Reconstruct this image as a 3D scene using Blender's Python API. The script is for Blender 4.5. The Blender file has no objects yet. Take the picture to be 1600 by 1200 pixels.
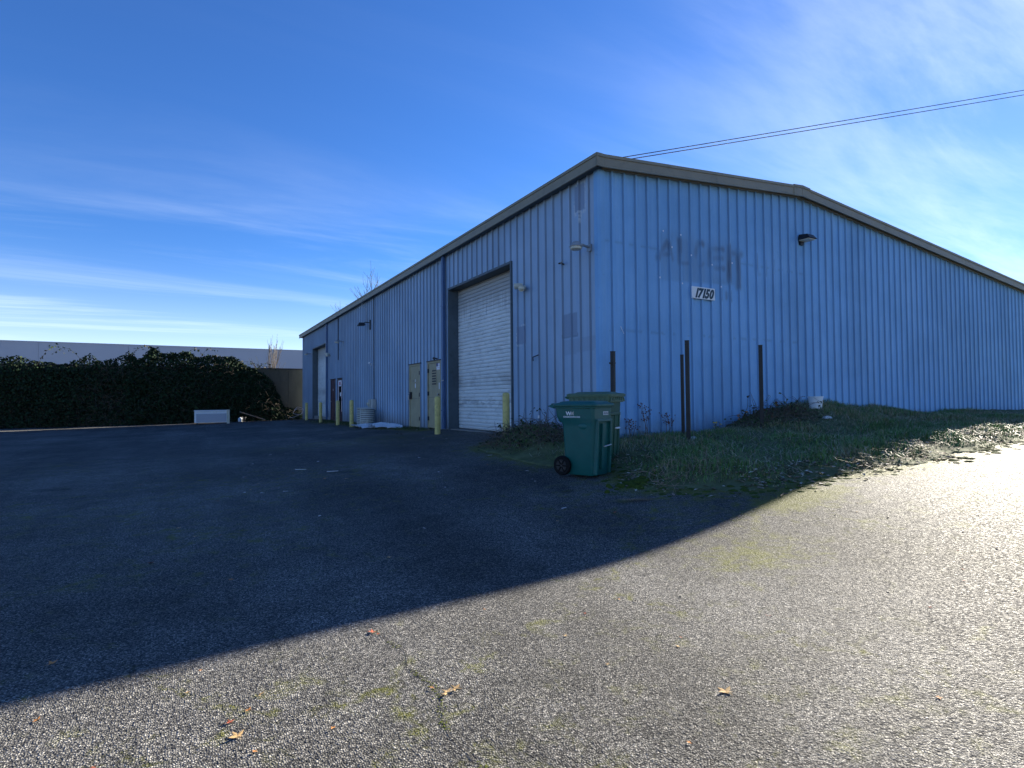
import bpy, bmesh, math, random
import numpy as np
from mathutils import Vector, Matrix
random.seed(7)
rng = np.random.default_rng(7)
S = bpy.context.scene
COL = S.collection
R = math.radians
PI = math.pi

# ------------------------------------------------------------------ camera
cd = bpy.data.cameras.new('camera')
cam = bpy.data.objects.new('camera', cd)
COL.objects.link(cam)
rr = Vector((0.86639382, -0.49927836, -0.00910342))
uu = Vector((-0.00538482, -0.02757019, 0.99960537))
ff = Vector((0.49933231, 0.86600289, 0.02657517))
CAM = Vector((-6.6798, -8.2308, 0.9))
m = Matrix((rr, uu, -ff)).transposed().to_4x4()
m.translation = CAM
cam.matrix_world = m
cd.sensor_fit = 'HORIZONTAL'
cd.sensor_width = 36.0
cd.lens = 871.57 / 1600 * 36.0
cd.clip_start = 0.05
cd.clip_end = 3000
S.camera = cam

# ------------------------------------------------------------------ sky, sun, exposure
SUN_EL = 20.0
SUN_AZ = 73.97          # from +Y towards +X
EXPOSURE = 2.22
SKY_STRENGTH = 0.075
SUN_STRENGTH = 3.9


def nn(nt, typ, loc=None, **kw):
    n = nt.nodes.new(typ)
    for k, v in kw.items():
        setattr(n, k, v)
    return n


def mathn(nt, op, a, b=None, c=None, clamp=False):
    n = nn(nt, 'ShaderNodeMath', operation=op, use_clamp=clamp)
    for i, v in enumerate((a, b, c)):
        if v is None:
            continue
        if isinstance(v, (int, float)):
            n.inputs[i].default_value = v
        else:
            nt.links.new(v, n.inputs[i])
    return n.outputs[0]


def maprange(nt, v, a, b, c=0.0, d=1.0, smooth=True):
    n = nn(nt, 'ShaderNodeMapRange', interpolation_type='SMOOTHSTEP' if smooth else 'LINEAR')
    nt.links.new(v, n.inputs['Value'])
    for k, x in (('From Min', a), ('From Max', b), ('To Min', c), ('To Max', d)):
        n.inputs[k].default_value = x
    return n.outputs['Result']


def mixc(nt, f, a, b, blend='MIX'):
    n = nn(nt, 'ShaderNodeMix', data_type='RGBA', blend_type=blend)
    for s, v in ((n.inputs[0], f), (n.inputs[6], a), (n.inputs[7], b)):
        if isinstance(v, (int, float)):
            s.default_value = v
        elif isinstance(v, (tuple, list)):
            s.default_value = (*v, 1.0) if len(v) == 3 else v
        else:
            nt.links.new(v, s)
    return n.outputs[2]


def noise(nt, vec, scale, detail=4.0, rough=0.55, dist=0.0, out='Fac'):
    n = nn(nt, 'ShaderNodeTexNoise')
    n.inputs['Scale'].default_value = scale
    n.inputs['Detail'].default_value = detail
    n.inputs['Roughness'].default_value = rough
    n.inputs['Distortion'].default_value = dist
    if vec is not None:
        nt.links.new(vec, n.inputs['Vector'])
    return n.outputs[out]


def mapping(nt, vec, scale=(1, 1, 1), rot=(0, 0, 0), loc=(0, 0, 0)):
    n = nn(nt, 'ShaderNodeMapping')
    n.inputs['Scale'].default_value = scale
    n.inputs['Rotation'].default_value = rot
    n.inputs['Location'].default_value = loc
    nt.links.new(vec, n.inputs['Vector'])
    return n.outputs[0]


W = bpy.data.worlds.new('World')
S.world = W
W.use_nodes = True
nt = W.node_tree
nt.nodes.clear()
sky = nn(nt, 'ShaderNodeTexSky', sky_type='NISHITA', sun_disc=False)
sky.sun_elevation = R(SUN_EL)
sky.sun_rotation = R(SUN_AZ)
sky.altitude = 0
sky.air_density = 1.0
sky.dust_density = 0.0
sky.ozone_density = 3.0
tc = nn(nt, 'ShaderNodeTexCoord')
sep = nn(nt, 'ShaderNodeSeparateXYZ')
nt.links.new(tc.outputs['Generated'], sep.inputs[0])
zc = mathn(nt, 'MAXIMUM', sep.outputs[2], 0.0)
den = mathn(nt, 'ADD', zc, 0.07)
px = mathn(nt, 'DIVIDE', sep.outputs[0], den)
py = mathn(nt, 'DIVIDE', sep.outputs[1], den)
cmb = nn(nt, 'ShaderNodeCombineXYZ')
nt.links.new(px, cmb.inputs[0])
nt.links.new(py, cmb.inputs[1])
# long thin cirrus streaks drifting across the sky
v1 = mapping(nt, cmb.outputs[0], scale=(0.25, 1.15, 1), rot=(0, 0, R(38)), loc=(3.1, 0.7, 0))
n1 = noise(nt, v1, 1.1, 7, 0.62, 0.9)
v2 = mapping(nt, cmb.outputs[0], scale=(0.10, 0.35, 1), rot=(0, 0, R(20)), loc=(1.3, 4.2, 0))
n2 = noise(nt, v2, 1.0, 3, 0.5)
c1 = maprange(nt, n1, 0.44, 0.86)
c2 = maprange(nt, n2, 0.36, 0.66)
cl = mathn(nt, 'MULTIPLY', c1, c2)
lowm = maprange(nt, zc, 0.55, 0.02)                      # more cirrus low down
cl = mathn(nt, 'MULTIPLY', cl, mathn(nt, 'ADD', mathn(nt, 'MULTIPLY', lowm, 0.28), 0.07))
veil = mathn(nt, 'POWER', maprange(nt, zc, 0.30, 0.0, 0.0, 1.0, False), 3.2)
cl = mathn(nt, 'ADD', cl, mathn(nt, 'MULTIPLY', veil, 0.95), clamp=True)
# thin ice veil brightening round the sun, streaked like the cirrus
dsun = nn(nt, 'ShaderNodeVectorMath', operation='DOT_PRODUCT')
nt.links.new(tc.outputs['Generated'], dsun.inputs[0])
dsun.inputs[1].default_value = (math.sin(R(SUN_AZ)) * math.cos(R(SUN_EL)), math.cos(R(SUN_AZ)) * math.cos(R(SUN_EL)), math.sin(R(SUN_EL)))
aur = mathn(nt, 'POWER', mathn(nt, 'MAXIMUM', dsun.outputs['Value'], 0.0), 13.0)
v3 = mapping(nt, cmb.outputs[0], scale=(0.35, 1.7, 1), rot=(0, 0, R(-22)), loc=(0.3, 2.1, 0))
n3 = noise(nt, v3, 1.3, 7, 0.6, 0.6)
aur = mathn(nt, 'MULTIPLY', aur, mathn(nt, 'ADD', mathn(nt, 'MULTIPLY', maprange(nt, n3, 0.36, 0.72), 0.28), 0.09))
cl = mathn(nt, 'ADD', cl, aur, clamp=True)
blue = mixc(nt, 1.0, sky.outputs[0], (0.19, 0.345, 0.585), 'MULTIPLY')
tint = mixc(nt, cl, blue, (4.7, 5.1, 5.4))
bg = nn(nt, 'ShaderNodeBackground')
bg.inputs['Strength'].default_value = SKY_STRENGTH
out = nn(nt, 'ShaderNodeOutputWorld')
nt.links.new(tint, bg.inputs[0])
nt.links.new(bg.outputs[0], out.inputs[0])

sd = bpy.data.lights.new('sun', 'SUN')
sd.energy = SUN_STRENGTH
sd.angle = R(0.53)
sd.color = (1.0, 0.92, 0.78)
sun = bpy.data.objects.new('sun', sd)
COL.objects.link(sun)
sdir = Vector((math.sin(R(SUN_AZ)) * math.cos(R(SUN_EL)), math.cos(R(SUN_AZ)) * math.cos(R(SUN_EL)), math.sin(R(SUN_EL))))
sun.rotation_euler = sdir.to_track_quat('Z', 'Y').to_euler()
sun.location = (30, 10, 20)
S.view_settings.view_transform = 'Standard'
S.view_settings.look = 'None'
S.view_settings.gamma = 1.0
S.view_settings.exposure = EXPOSURE
S.view_settings.use_curve_mapping = False
S.render.engine = 'CYCLES'
S.cycles.max_bounces = 6

# ------------------------------------------------------------------ materials
MATS = {}


def pmat(name, col, rough=0.6, var=0.25, vscale=3.0, bump=0.0, bscale=60.0, metal=0.0, spec=0.4, dirt=None, dscale=6.0,
         damt=0.5, coat=0.0, rnd=0.0, stretch=(1, 1, 1), attr=False, trans=0.0):
    """painted / plain surface with mottling, optional dirt and fine relief"""
    mt = bpy.data.materials.new(name)
    mt.use_nodes = True
    t = mt.node_tree
    bs = t.nodes['Principled BSDF']
    co = nn(t, 'ShaderNodeTexCoord').outputs['Object']
    if stretch != (1, 1, 1):
        co = mapping(t, co, scale=stretch)
    n = noise(t, co, vscale, 6, 0.6)
    f = maprange(t, n, 0.25, 0.75, 1 - var, 1 + var, False)
    c = mixc(t, 1.0, (*col, 1), nn(t, 'ShaderNodeCombineColor').outputs[0], 'MULTIPLY')
    cc = c.node
    comb = cc.inputs[7].links[0].from_node
    for i in range(3):
        t.links.new(f, comb.inputs[i])
    if attr:
        at = nn(t, 'ShaderNodeAttribute', attribute_name='Col')
        t.links.new(at.outputs['Color'], cc.inputs[6])
    if rnd:
        oi = nn(t, 'ShaderNodeObjectInfo')
        fr = maprange(t, oi.outputs['Random'], 0, 1, 1 - rnd, 1 + rnd, False)
        cb = nn(t, 'ShaderNodeCombineColor')
        for i in range(3):
            t.links.new(fr, cb.inputs[i])
        c = mixc(t, 1.0, c, cb.outputs[0], 'MULTIPLY')
    if dirt:
        d = maprange(t, noise(t, co, dscale, 8, 0.65, 0.4), 0.5, 0.78)
        c = mixc(t, mathn(t, 'MULTIPLY', d, damt), c, dirt)
    t.links.new(c, bs.inputs['Base Color'])
    bs.inputs['Roughness'].default_value = rough
    rn = maprange(t, n, 0.2, 0.8, max(0.05, rough - 0.1), min(1, rough + 0.1), False)
    t.links.new(rn, bs.inputs['Roughness'])
    bs.inputs['Metallic'].default_value = metal
    bs.inputs['Specular IOR Level'].default_value = spec
    bs.inputs['Coat Weight'].default_value = coat
    if trans:
        bs.inputs['Transmission Weight'].default_value = trans
    if bump:
        b = nn(t, 'ShaderNodeBump')
        b.inputs['Strength'].default_value = bump
        b.inputs['Distance'].default_value = 0.01
        t.links.new(noise(t, co, bscale, 5, 0.6), b.inputs['Height'])
        t.links.new(b.outputs[0], bs.inputs['Normal'])
    MATS[name] = mt
    return mt


def siding(name, col, fade):
    """old painted sheet metal: chalking, vertical streaks, stains from the attribute 'mark' (r dirt and painted rib shade, g patch, b sealant)"""
    mt = bpy.data.materials.new(name)
    mt.use_nodes = True
    t = mt.node_tree
    bs = t.nodes['Principled BSDF']
    co = nn(t, 'ShaderNodeTexCoord').outputs['Object']
    st = mapping(t, co, scale=(5.0, 5.0, 0.22))
    n1 = noise(t, st, 1.6, 7, 0.6)
    n2 = noise(t, co, 0.55, 5, 0.6)
    n3 = noise(t, co, 14.0, 6, 0.7)
    c = mixc(t, maprange(t, n1, 0.3, 0.75), col, fade)
    c = mixc(t, mathn(t, 'MULTIPLY', maprange(t, n2, 0.35, 0.7), 0.7), c, tuple(x * 0.80 for x in col))
    c = mixc(t, mathn(t, 'MULTIPLY', maprange(t, n3, 0.58, 0.8), 0.25), c, (0.09, 0.10, 0.11))
    oi = nn(t, 'ShaderNodeObjectInfo')
    fr = maprange(t, oi.outputs['Random'], 0, 1, 0.93, 1.06, False)
    cb = nn(t, 'ShaderNodeCombineColor')
    for i in range(3):
        t.links.new(fr, cb.inputs[i])
    c = mixc(t, 1.0, c, cb.outputs[0], 'MULTIPLY')
    # splash dirt near the foot of the sheet
    sz = nn(t, 'ShaderNodeSeparateXYZ')
    t.links.new(co, sz.inputs[0])
    foot = maprange(t, mathn(t, 'ADD', sz.outputs[2], mathn(t, 'MULTIPLY', n3, 0.5)), 0.85, 0.15)
    c = mixc(t, mathn(t, 'MULTIPLY', foot, 0.6), c, (0.125, 0.115, 0.095))
    at = nn(t, 'ShaderNodeAttribute', attribute_name='mark')
    sc = nn(t, 'ShaderNodeSeparateColor')
    t.links.new(at.outputs['Color'], sc.inputs[0])
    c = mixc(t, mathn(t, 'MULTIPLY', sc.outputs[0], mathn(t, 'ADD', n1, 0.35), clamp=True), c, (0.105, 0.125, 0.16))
    c = mixc(t, mathn(t, 'MULTIPLY', sc.outputs[1], 0.8), c, (0.19, 0.24, 0.33))
    c = mixc(t, mathn(t, 'MULTIPLY', sc.outputs[2], maprange(t, n3, 0.4, 0.6), clamp=True), c, (0.55, 0.6, 0.62))
    t.links.new(c, bs.inputs['Base Color'])
    bs.inputs['Roughness'].default_value = 0.55
    bs.inputs['Specular IOR Level'].default_value = 0.35
    b = nn(t, 'ShaderNodeBump')
    b.inputs['Strength'].default_value = 0.35
    b.inputs['Distance'].default_value = 0.025
    t.links.new(noise(t, mapping(t, co, scale=(1.4, 1.4, 0.5)), 2.2, 3, 0.5), b.inputs['Height'])
    t.links.new(b.outputs[0], bs.inputs['Normal'])
    MATS[name] = mt
    return mt


M_gable = siding('blue_gable_paint', (0.20, 0.435, 0.71), (0.255, 0.475, 0.72))
M_long = siding('blue_faded_paint', (0.30, 0.43, 0.57), (0.36, 0.475, 0.595))
M_core = pmat('foundation_concrete', (0.22, 0.21, 0.19), 0.9, 0.3, 5, 0.3, 40)
M_dark = pmat('dark_interior', (0.02, 0.02, 0.022), 0.9, 0.1)
M_trim = pmat('olive_trim_paint', (0.25, 0.222, 0.155), 0.55, 0.18, 1.5, 0.1, 20, dirt=(0.13, 0.12, 0.09), dscale=3.0, damt=0.6)
M_jamb = pmat('dark_jamb_paint', (0.075, 0.10, 0.115), 0.55, 0.25, 2, dirt=(0.03, 0.035, 0.03), damt=0.6)
M_pipe = pmat('blue_downspout_paint', (0.06, 0.12, 0.24), 0.45, 0.2, 2, dirt=(0.03, 0.05, 0.08))
M_roof = pmat('galvanised_roof', (0.35, 0.36, 0.36), 0.5, 0.2, 2, metal=0.4)
M_tan = pmat('tan_door_paint', (0.37, 0.315, 0.19), 0.55, 0.2, 3, 0.08, 30, dirt=(0.16, 0.15, 0.09), dscale=4, damt=0.5)
M_maroon = pmat('maroon_door_paint', (0.075, 0.035, 0.035), 0.5, 0.25, 3)
M_black = pmat('black_metal', (0.018, 0.018, 0.02), 0.5, 0.3, 8)
M_steel = pmat('dull_steel', (0.38, 0.38, 0.37), 0.4, 0.2, 8, metal=0.6)
M_white = pmat('white_plastic', (0.78, 0.79, 0.78), 0.45, 0.06, 6, dirt=(0.45, 0.43, 0.38), damt=0.4)
M_sheet = pmat('white_sheet', (0.74, 0.76, 0.78), 0.4, 0.1, 3, dirt=(0.35, 0.34, 0.3), damt=0.6)
M_sticker_w = pmat('sticker_white', (0.8, 0.8, 0.8), 0.5, 0.03)
M_sticker_r = pmat('sticker_red', (0.42, 0.08, 0.10), 0.5, 0.1)
M_sticker_b = pmat('sticker_navy', (0.05, 0.06, 0.18), 0.5, 0.1)
M_poster = pmat('faded_poster', (0.72, 0.58, 0.58), 0.6, 0.12, 12)
M_ink = pmat('dark_teal_paint', (0.012, 0.04, 0.06), 0.5, 0.15, 20)
M_glassdark = pmat('dark_glass', (0.01, 0.012, 0.014), 0.08, 0.1, spec=0.6)
M_yellow = pmat('yellow_bollard_paint', (0.62, 0.52, 0.18), 0.55, 0.2, 5, 0.15, 40, dirt=(0.16, 0.12, 0.05), dscale=9, damt=0.75)
M_post = pmat('rusty_black_post', (0.030, 0.026, 0.022), 0.6, 0.5, 6, 0.2, 60, dirt=(0.05, 0.038, 0.025), damt=0.35)
M_cream = pmat('cream_plastic', (0.55, 0.53, 0.42), 0.5, 0.15, 8)
M_lens = pmat('lamp_lens', (0.55, 0.52, 0.40), 0.15, 0.3, 20, spec=0.6)
M_lamp = pmat('lamp_housing', (0.30, 0.32, 0.33), 0.45, 0.2, 10, metal=0.3)
M_grey = pmat('grey_enamel', (0.42, 0.42, 0.38), 0.5, 0.15, 5, dirt=(0.2, 0.19, 0.16))
M_cond = pmat('condenser_enamel', (0.55, 0.55, 0.48), 0.5, 0.12, 5, dirt=(0.22, 0.21, 0.17), damt=0.6)
M_bin = pmat('teal_bin_plastic', (0.005, 0.105, 0.088), 0.42, 0.14, 5, 0.06, 90, spec=0.4, dirt=(0.055, 0.095, 0.085), dscale=5, damt=0.6)
M_bin2 = pmat('olive_bin_plastic', (0.016, 0.085, 0.048), 0.5, 0.16, 5, 0.06, 90, spec=0.4, dirt=(0.08, 0.095, 0.06), dscale=6, damt=0.6)
M_lid2 = pmat('olive_lid_plastic', (0.085, 0.150, 0.085), 0.5, 0.16, 6, 0.06, 60, dirt=(0.16, 0.16, 0.09), damt=0.5)
M_rubber = pmat('black_rubber', (0.007, 0.007, 0.0075), 0.75, 0.25, 20, 0.2, 80, spec=0.2)
M_conc = pmat('stained_concrete', (0.10, 0.088, 0.062), 0.9, 0.3, 1.6, 0.35, 25, dirt=(0.04, 0.038, 0.03), dscale=1.1, damt=0.7, stretch=(1, 1, 0.35))
M_coping = pmat('dark_coping', (0.045, 0.035, 0.035), 0.7, 0.2)
M_far = pmat('pale_tilt_up', (0.46, 0.47, 0.50), 0.8, 0.04, 0.3)
M_bark = pmat('bark', (0.17, 0.13, 0.095), 0.9, 0.3, 8, 0.3, 30)
M_barkpale = pmat('pale_bark', (0.30, 0.25, 0.19), 0.9, 0.2, 8)
M_leaf = pmat('vine_leaf', (1, 1, 1), 0.75, 0.3, 6, attr=True, spec=0.12)
M_grass = pmat('grass_blade', (1, 1, 1), 0.6, 0.2, 6, attr=True, spec=0.25)
M_litter = pmat('leaf_litter', (1, 1, 1), 0.85, 0.3, 20, attr=True, spec=0.15)
M_twig = pmat('dead_twig', (0.11, 0.085, 0.06), 0.85, 0.35, 12)
M_wood = pmat('grey_wood', (0.30, 0.22, 0.16), 0.8, 0.3, 10)
M_oleaf = pmat('orange_dry_leaf', (0.46, 0.20, 0.06), 0.75, 0.35, 30, rnd=0.35, spec=0.2)
M_tleaf = pmat('tan_dry_leaf', (0.50, 0.33, 0.15), 0.75, 0.3, 30, rnd=0.3, spec=0.2)
M_rleaf = pmat('red_dry_leaf', (0.30, 0.075, 0.04), 0.75, 0.3, 30, rnd=0.3, spec=0.2)
M_paper = pmat('litter_paper', (0.62, 0.62, 0.60), 0.7, 0.12, 40)
M_cable = pmat('cable_sheath', (0.012, 0.012, 0.014), 0.6, 0.1)
M_moss = pmat('moss', (0.055, 0.080, 0.014), 0.95, 0.4, 14, 0.8, 120, spec=0.1)
M_cmoss = pmat('crack_moss_green', (0.125, 0.14, 0.03), 0.95, 0.4, 14, spec=0.1)
M_soil = pmat('berm_soil', (0.11, 0.125, 0.06), 0.95, 0.4, 5, 0.9, 25, dirt=(0.06, 0.10, 0.025), dscale=2.2, damt=0.8, spec=0.1)
M_stem = pmat('weed_stem', (0.14, 0.09, 0.055), 0.85, 0.3, 20)
M_seed = pmat('weed_seedhead', (0.13, 0.05, 0.035), 0.9, 0.3, 30)
M_yleaf = pmat('yellow_leaf', (0.55, 0.40, 0.07), 0.6, 0.3, 20)
M_gleaf = pmat('sapling_leaf', (0.035, 0.065, 0.02), 0.5, 0.3, 20)
M_orl = pmat('orange_sapling_leaf', (0.50, 0.19, 0.04), 0.6, 0.3, 20)


def door_mat():
    mt = bpy.data.materials.new('white_door_paint')
    mt.use_nodes = True
    t = mt.node_tree
    bs = t.nodes['Principled BSDF']
    co = nn(t, 'ShaderNodeTexCoord').outputs['Object']
    sz = nn(t, 'ShaderNodeSeparateXYZ')
    t.links.new(co, sz.inputs[0])
    z = sz.outputs[2]
    nA = noise(t, co, 1.3, 8, 0.65, 0.6)
    nB = noise(t, mapping(t, co, scale=(1, 2.2, 9.0)), 1.4, 7, 0.65)
    nC = noise(t, mapping(t, co, scale=(1, 14, 0.9)), 1.0, 5, 0.6)
    c = mixc(t, maprange(t, nA, 0.3, 0.7), (0.66, 0.68, 0.655), (0.75, 0.765, 0.735))
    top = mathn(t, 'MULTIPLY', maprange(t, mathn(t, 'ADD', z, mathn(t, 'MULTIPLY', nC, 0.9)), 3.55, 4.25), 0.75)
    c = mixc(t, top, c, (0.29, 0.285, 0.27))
    band = mathn(t, 'MULTIPLY', maprange(t, mathn(t, 'ABSOLUTE', mathn(t, 'SUBTRACT', z, 1.42)), 0.30, 0.03), maprange(t, nA, 0.35, 0.6))
    band2 = mathn(t, 'MULTIPLY', maprange(t, mathn(t, 'ABSOLUTE', mathn(t, 'SUBTRACT', z, 0.80)), 0.16, 0.02), maprange(t, nB, 0.42, 0.58))
    low = mathn(t, 'MULTIPLY', maprange(t, z, 0.35, 0.0), maprange(t, nA, 0.3, 0.6))
    d = mathn(t, 'ADD', mathn(t, 'ADD', mathn(t, 'MULTIPLY', band, 0.6), mathn(t, 'MULTIPLY', band2, 0.6)), mathn(t, 'MULTIPLY', low, 0.5), clamp=True)
    c = mixc(t, d, c, (0.30, 0.30, 0.29))
    c = mixc(t, mathn(t, 'MULTIPLY', maprange(t, nB, 0.50, 0.72), 0.6), c, (0.36, 0.36, 0.35))
    t.links.new(c, bs.inputs['Base Color'])
    bs.inputs['Roughness'].default_value = 0.5
    return mt


M_door = door_mat()


def asphalt_mat():
    mt = bpy.data.materials.new('worn_asphalt')
    mt.use_nodes = True
    t = mt.node_tree
    bs = t.nodes['Principled BSDF']
    co = nn(t, 'ShaderNodeTexCoord').outputs['Object']
    wob = nn(t, 'ShaderNodeVectorMath', operation='MULTIPLY_ADD')
    t.links.new(noise(t, co, 60, 2, 0.5, out='Color'), wob.inputs[0])
    wob.inputs[1].default_value = (0.006, 0.006, 0.006)
    t.links.new(co, wob.inputs[2])
    vo = nn(t, 'ShaderNodeTexVoronoi', feature='F1', voronoi_dimensions='2D')
    vo.inputs['Scale'].default_value = 112
    t.links.new(wob.outputs[0], vo.inputs['Vector'])
    vo2 = nn(t, 'ShaderNodeTexVoronoi', feature='F1', voronoi_dimensions='2D')
    vo2.inputs['Scale'].default_value = 47
    t.links.new(wob.outputs[0], vo2.inputs['Vector'])
    sc = nn(t, 'ShaderNodeSeparateColor')
    t.links.new(vo.outputs['Color'], sc.inputs[0])
    sc2 = nn(t, 'ShaderNodeSeparateColor')
    t.links.new(vo2.outputs['Color'], sc2.inputs[0])
    big = noise(t, co, 0.35, 5, 0.6)
    med = noise(t, co, 2.6, 6, 0.65)
    rp = nn(t, 'ShaderNodeValToRGB')
    t.links.new(sc.outputs[0], rp.inputs[0])
    e = rp.color_ramp.elements
    e[0].position = 0.0
    e[0].color = (0.022, 0.022, 0.023, 1)
    e[1].position = 1.0
    e[1].color = (0.43, 0.41, 0.365, 1)
    for p, c in ((0.40, (0.095, 0.093, 0.088)), (0.75, (0.190, 0.183, 0.166)), (0.92, (0.27, 0.257, 0.230))):
        x = e.new(p)
        x.color = (*c, 1)
    chip = rp.outputs[0]
    gap = maprange(t, vo.outputs['Distance'], 0.35, 0.62)
    c = mixc(t, mathn(t, 'MULTIPLY', gap, 0.8), chip, (0.030, 0.029, 0.029))
    f = mathn(t, 'MULTIPLY', maprange(t, big, 0.3, 0.7, 0.70, 1.22), maprange(t, med, 0.3, 0.7, 0.84, 1.14))
    lane = noise(t, mapping(t, co, scale=(0.9, 0.13, 1), rot=(0, 0, R(-24))), 1.0, 4, 0.55)
    f = mathn(t, 'MULTIPLY', f, maprange(t, lane, 0.35, 0.68, 0.80, 1.16))
    spot = maprange(t, noise(t, co, 1.1, 3, 0.5), 0.68, 0.78)
    f = mathn(t, 'MULTIPLY', f, mathn(t, 'SUBTRACT', 1.0, mathn(t, 'MULTIPLY', spot, 0.4)))
    cb = nn(t, 'ShaderNodeCombineColor')
    for i in range(3):
        t.links.new(f, cb.inputs[i])
    c = mixc(t, 1.0, c, cb.outputs[0], 'MULTIPLY')
    # old cracks, branching, fading in and out
    cw_ = nn(t, 'ShaderNodeVectorMath', operation='MULTIPLY_ADD')
    t.links.new(noise(t, co, 1.6, 5, 0.65, out='Color'), cw_.inputs[0])
    cw_.inputs[1].default_value = (1.1, 1.1, 0)
    t.links.new(co, cw_.inputs[2])
    ve = nn(t, 'ShaderNodeTexVoronoi', feature='DISTANCE_TO_EDGE', voronoi_dimensions='2D')
    ve.inputs['Scale'].default_value = 0.33
    t.links.new(cw_.outputs[0], ve.inputs['Vector'])
    ck = mathn(t, 'MULTIPLY', maprange(t, ve.outputs['Distance'], 0.0032, 0.0010), maprange(t, noise(t, co, 0.9, 4, 0.6), 0.50, 0.62))
    c = mixc(t, mathn(t, 'MULTIPLY', ck, 0.8), c, (0.016, 0.016, 0.015))
    # moss settling between the chips (attribute moss: where it is damp)
    at = nn(t, 'ShaderNodeAttribute', attribute_name='moss')
    mn = noise(t, co, 5.5, 7, 0.72, 0.5)
    mm = maprange(t, mathn(t, 'ADD', mathn(t, 'ADD', mn, mathn(t, 'MULTIPLY', maprange(t, ve.outputs['Distance'], 0.02, 0.0), 0.10)), mathn(t, 'MULTIPLY', at.outputs['Fac'], 0.42)), 0.60, 0.90)
    mm = mathn(t, 'MULTIPLY', mm, maprange(t, vo.outputs['Distance'], 0.08, 0.5, 0.35, 1.0))
    c = mixc(t, mm, c, (0.125, 0.13, 0.016))
    t.links.new(c, bs.inputs['Base Color'])
    bs.inputs['Roughness'].default_value = 0.82
    t.links.new(maprange(t, sc.outputs[1], 0, 1, 0.6, 0.95, False), bs.inputs['Roughness'])
    bs.inputs['Specular IOR Level'].default_value = 0.12
    h = mathn(t, 'MULTIPLY', maprange(t, vo.outputs['Distance'], 0.62, 0.12), mathn(t, 'ADD', mathn(t, 'MULTIPLY', sc.outputs[2], 0.8), 0.35))
    h2 = mathn(t, 'MULTIPLY', maprange(t, vo2.outputs['Distance'], 0.55, 0.2), mathn(t, 'MULTIPLY', sc2.outputs[0], 0.9))
    hh = mathn(t, 'ADD', h, h2)
    b = nn(t, 'ShaderNodeBump')
    b.inputs['Strength'].default_value = 0.85
    b.inputs['Distance'].default_value = 0.0046
    t.links.new(hh, b.inputs['Height'])
    t.links.new(b.outputs[0], bs.inputs['Normal'])
    return mt


M_asphalt = asphalt_mat()

# ------------------------------------------------------------------ object helpers


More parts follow.
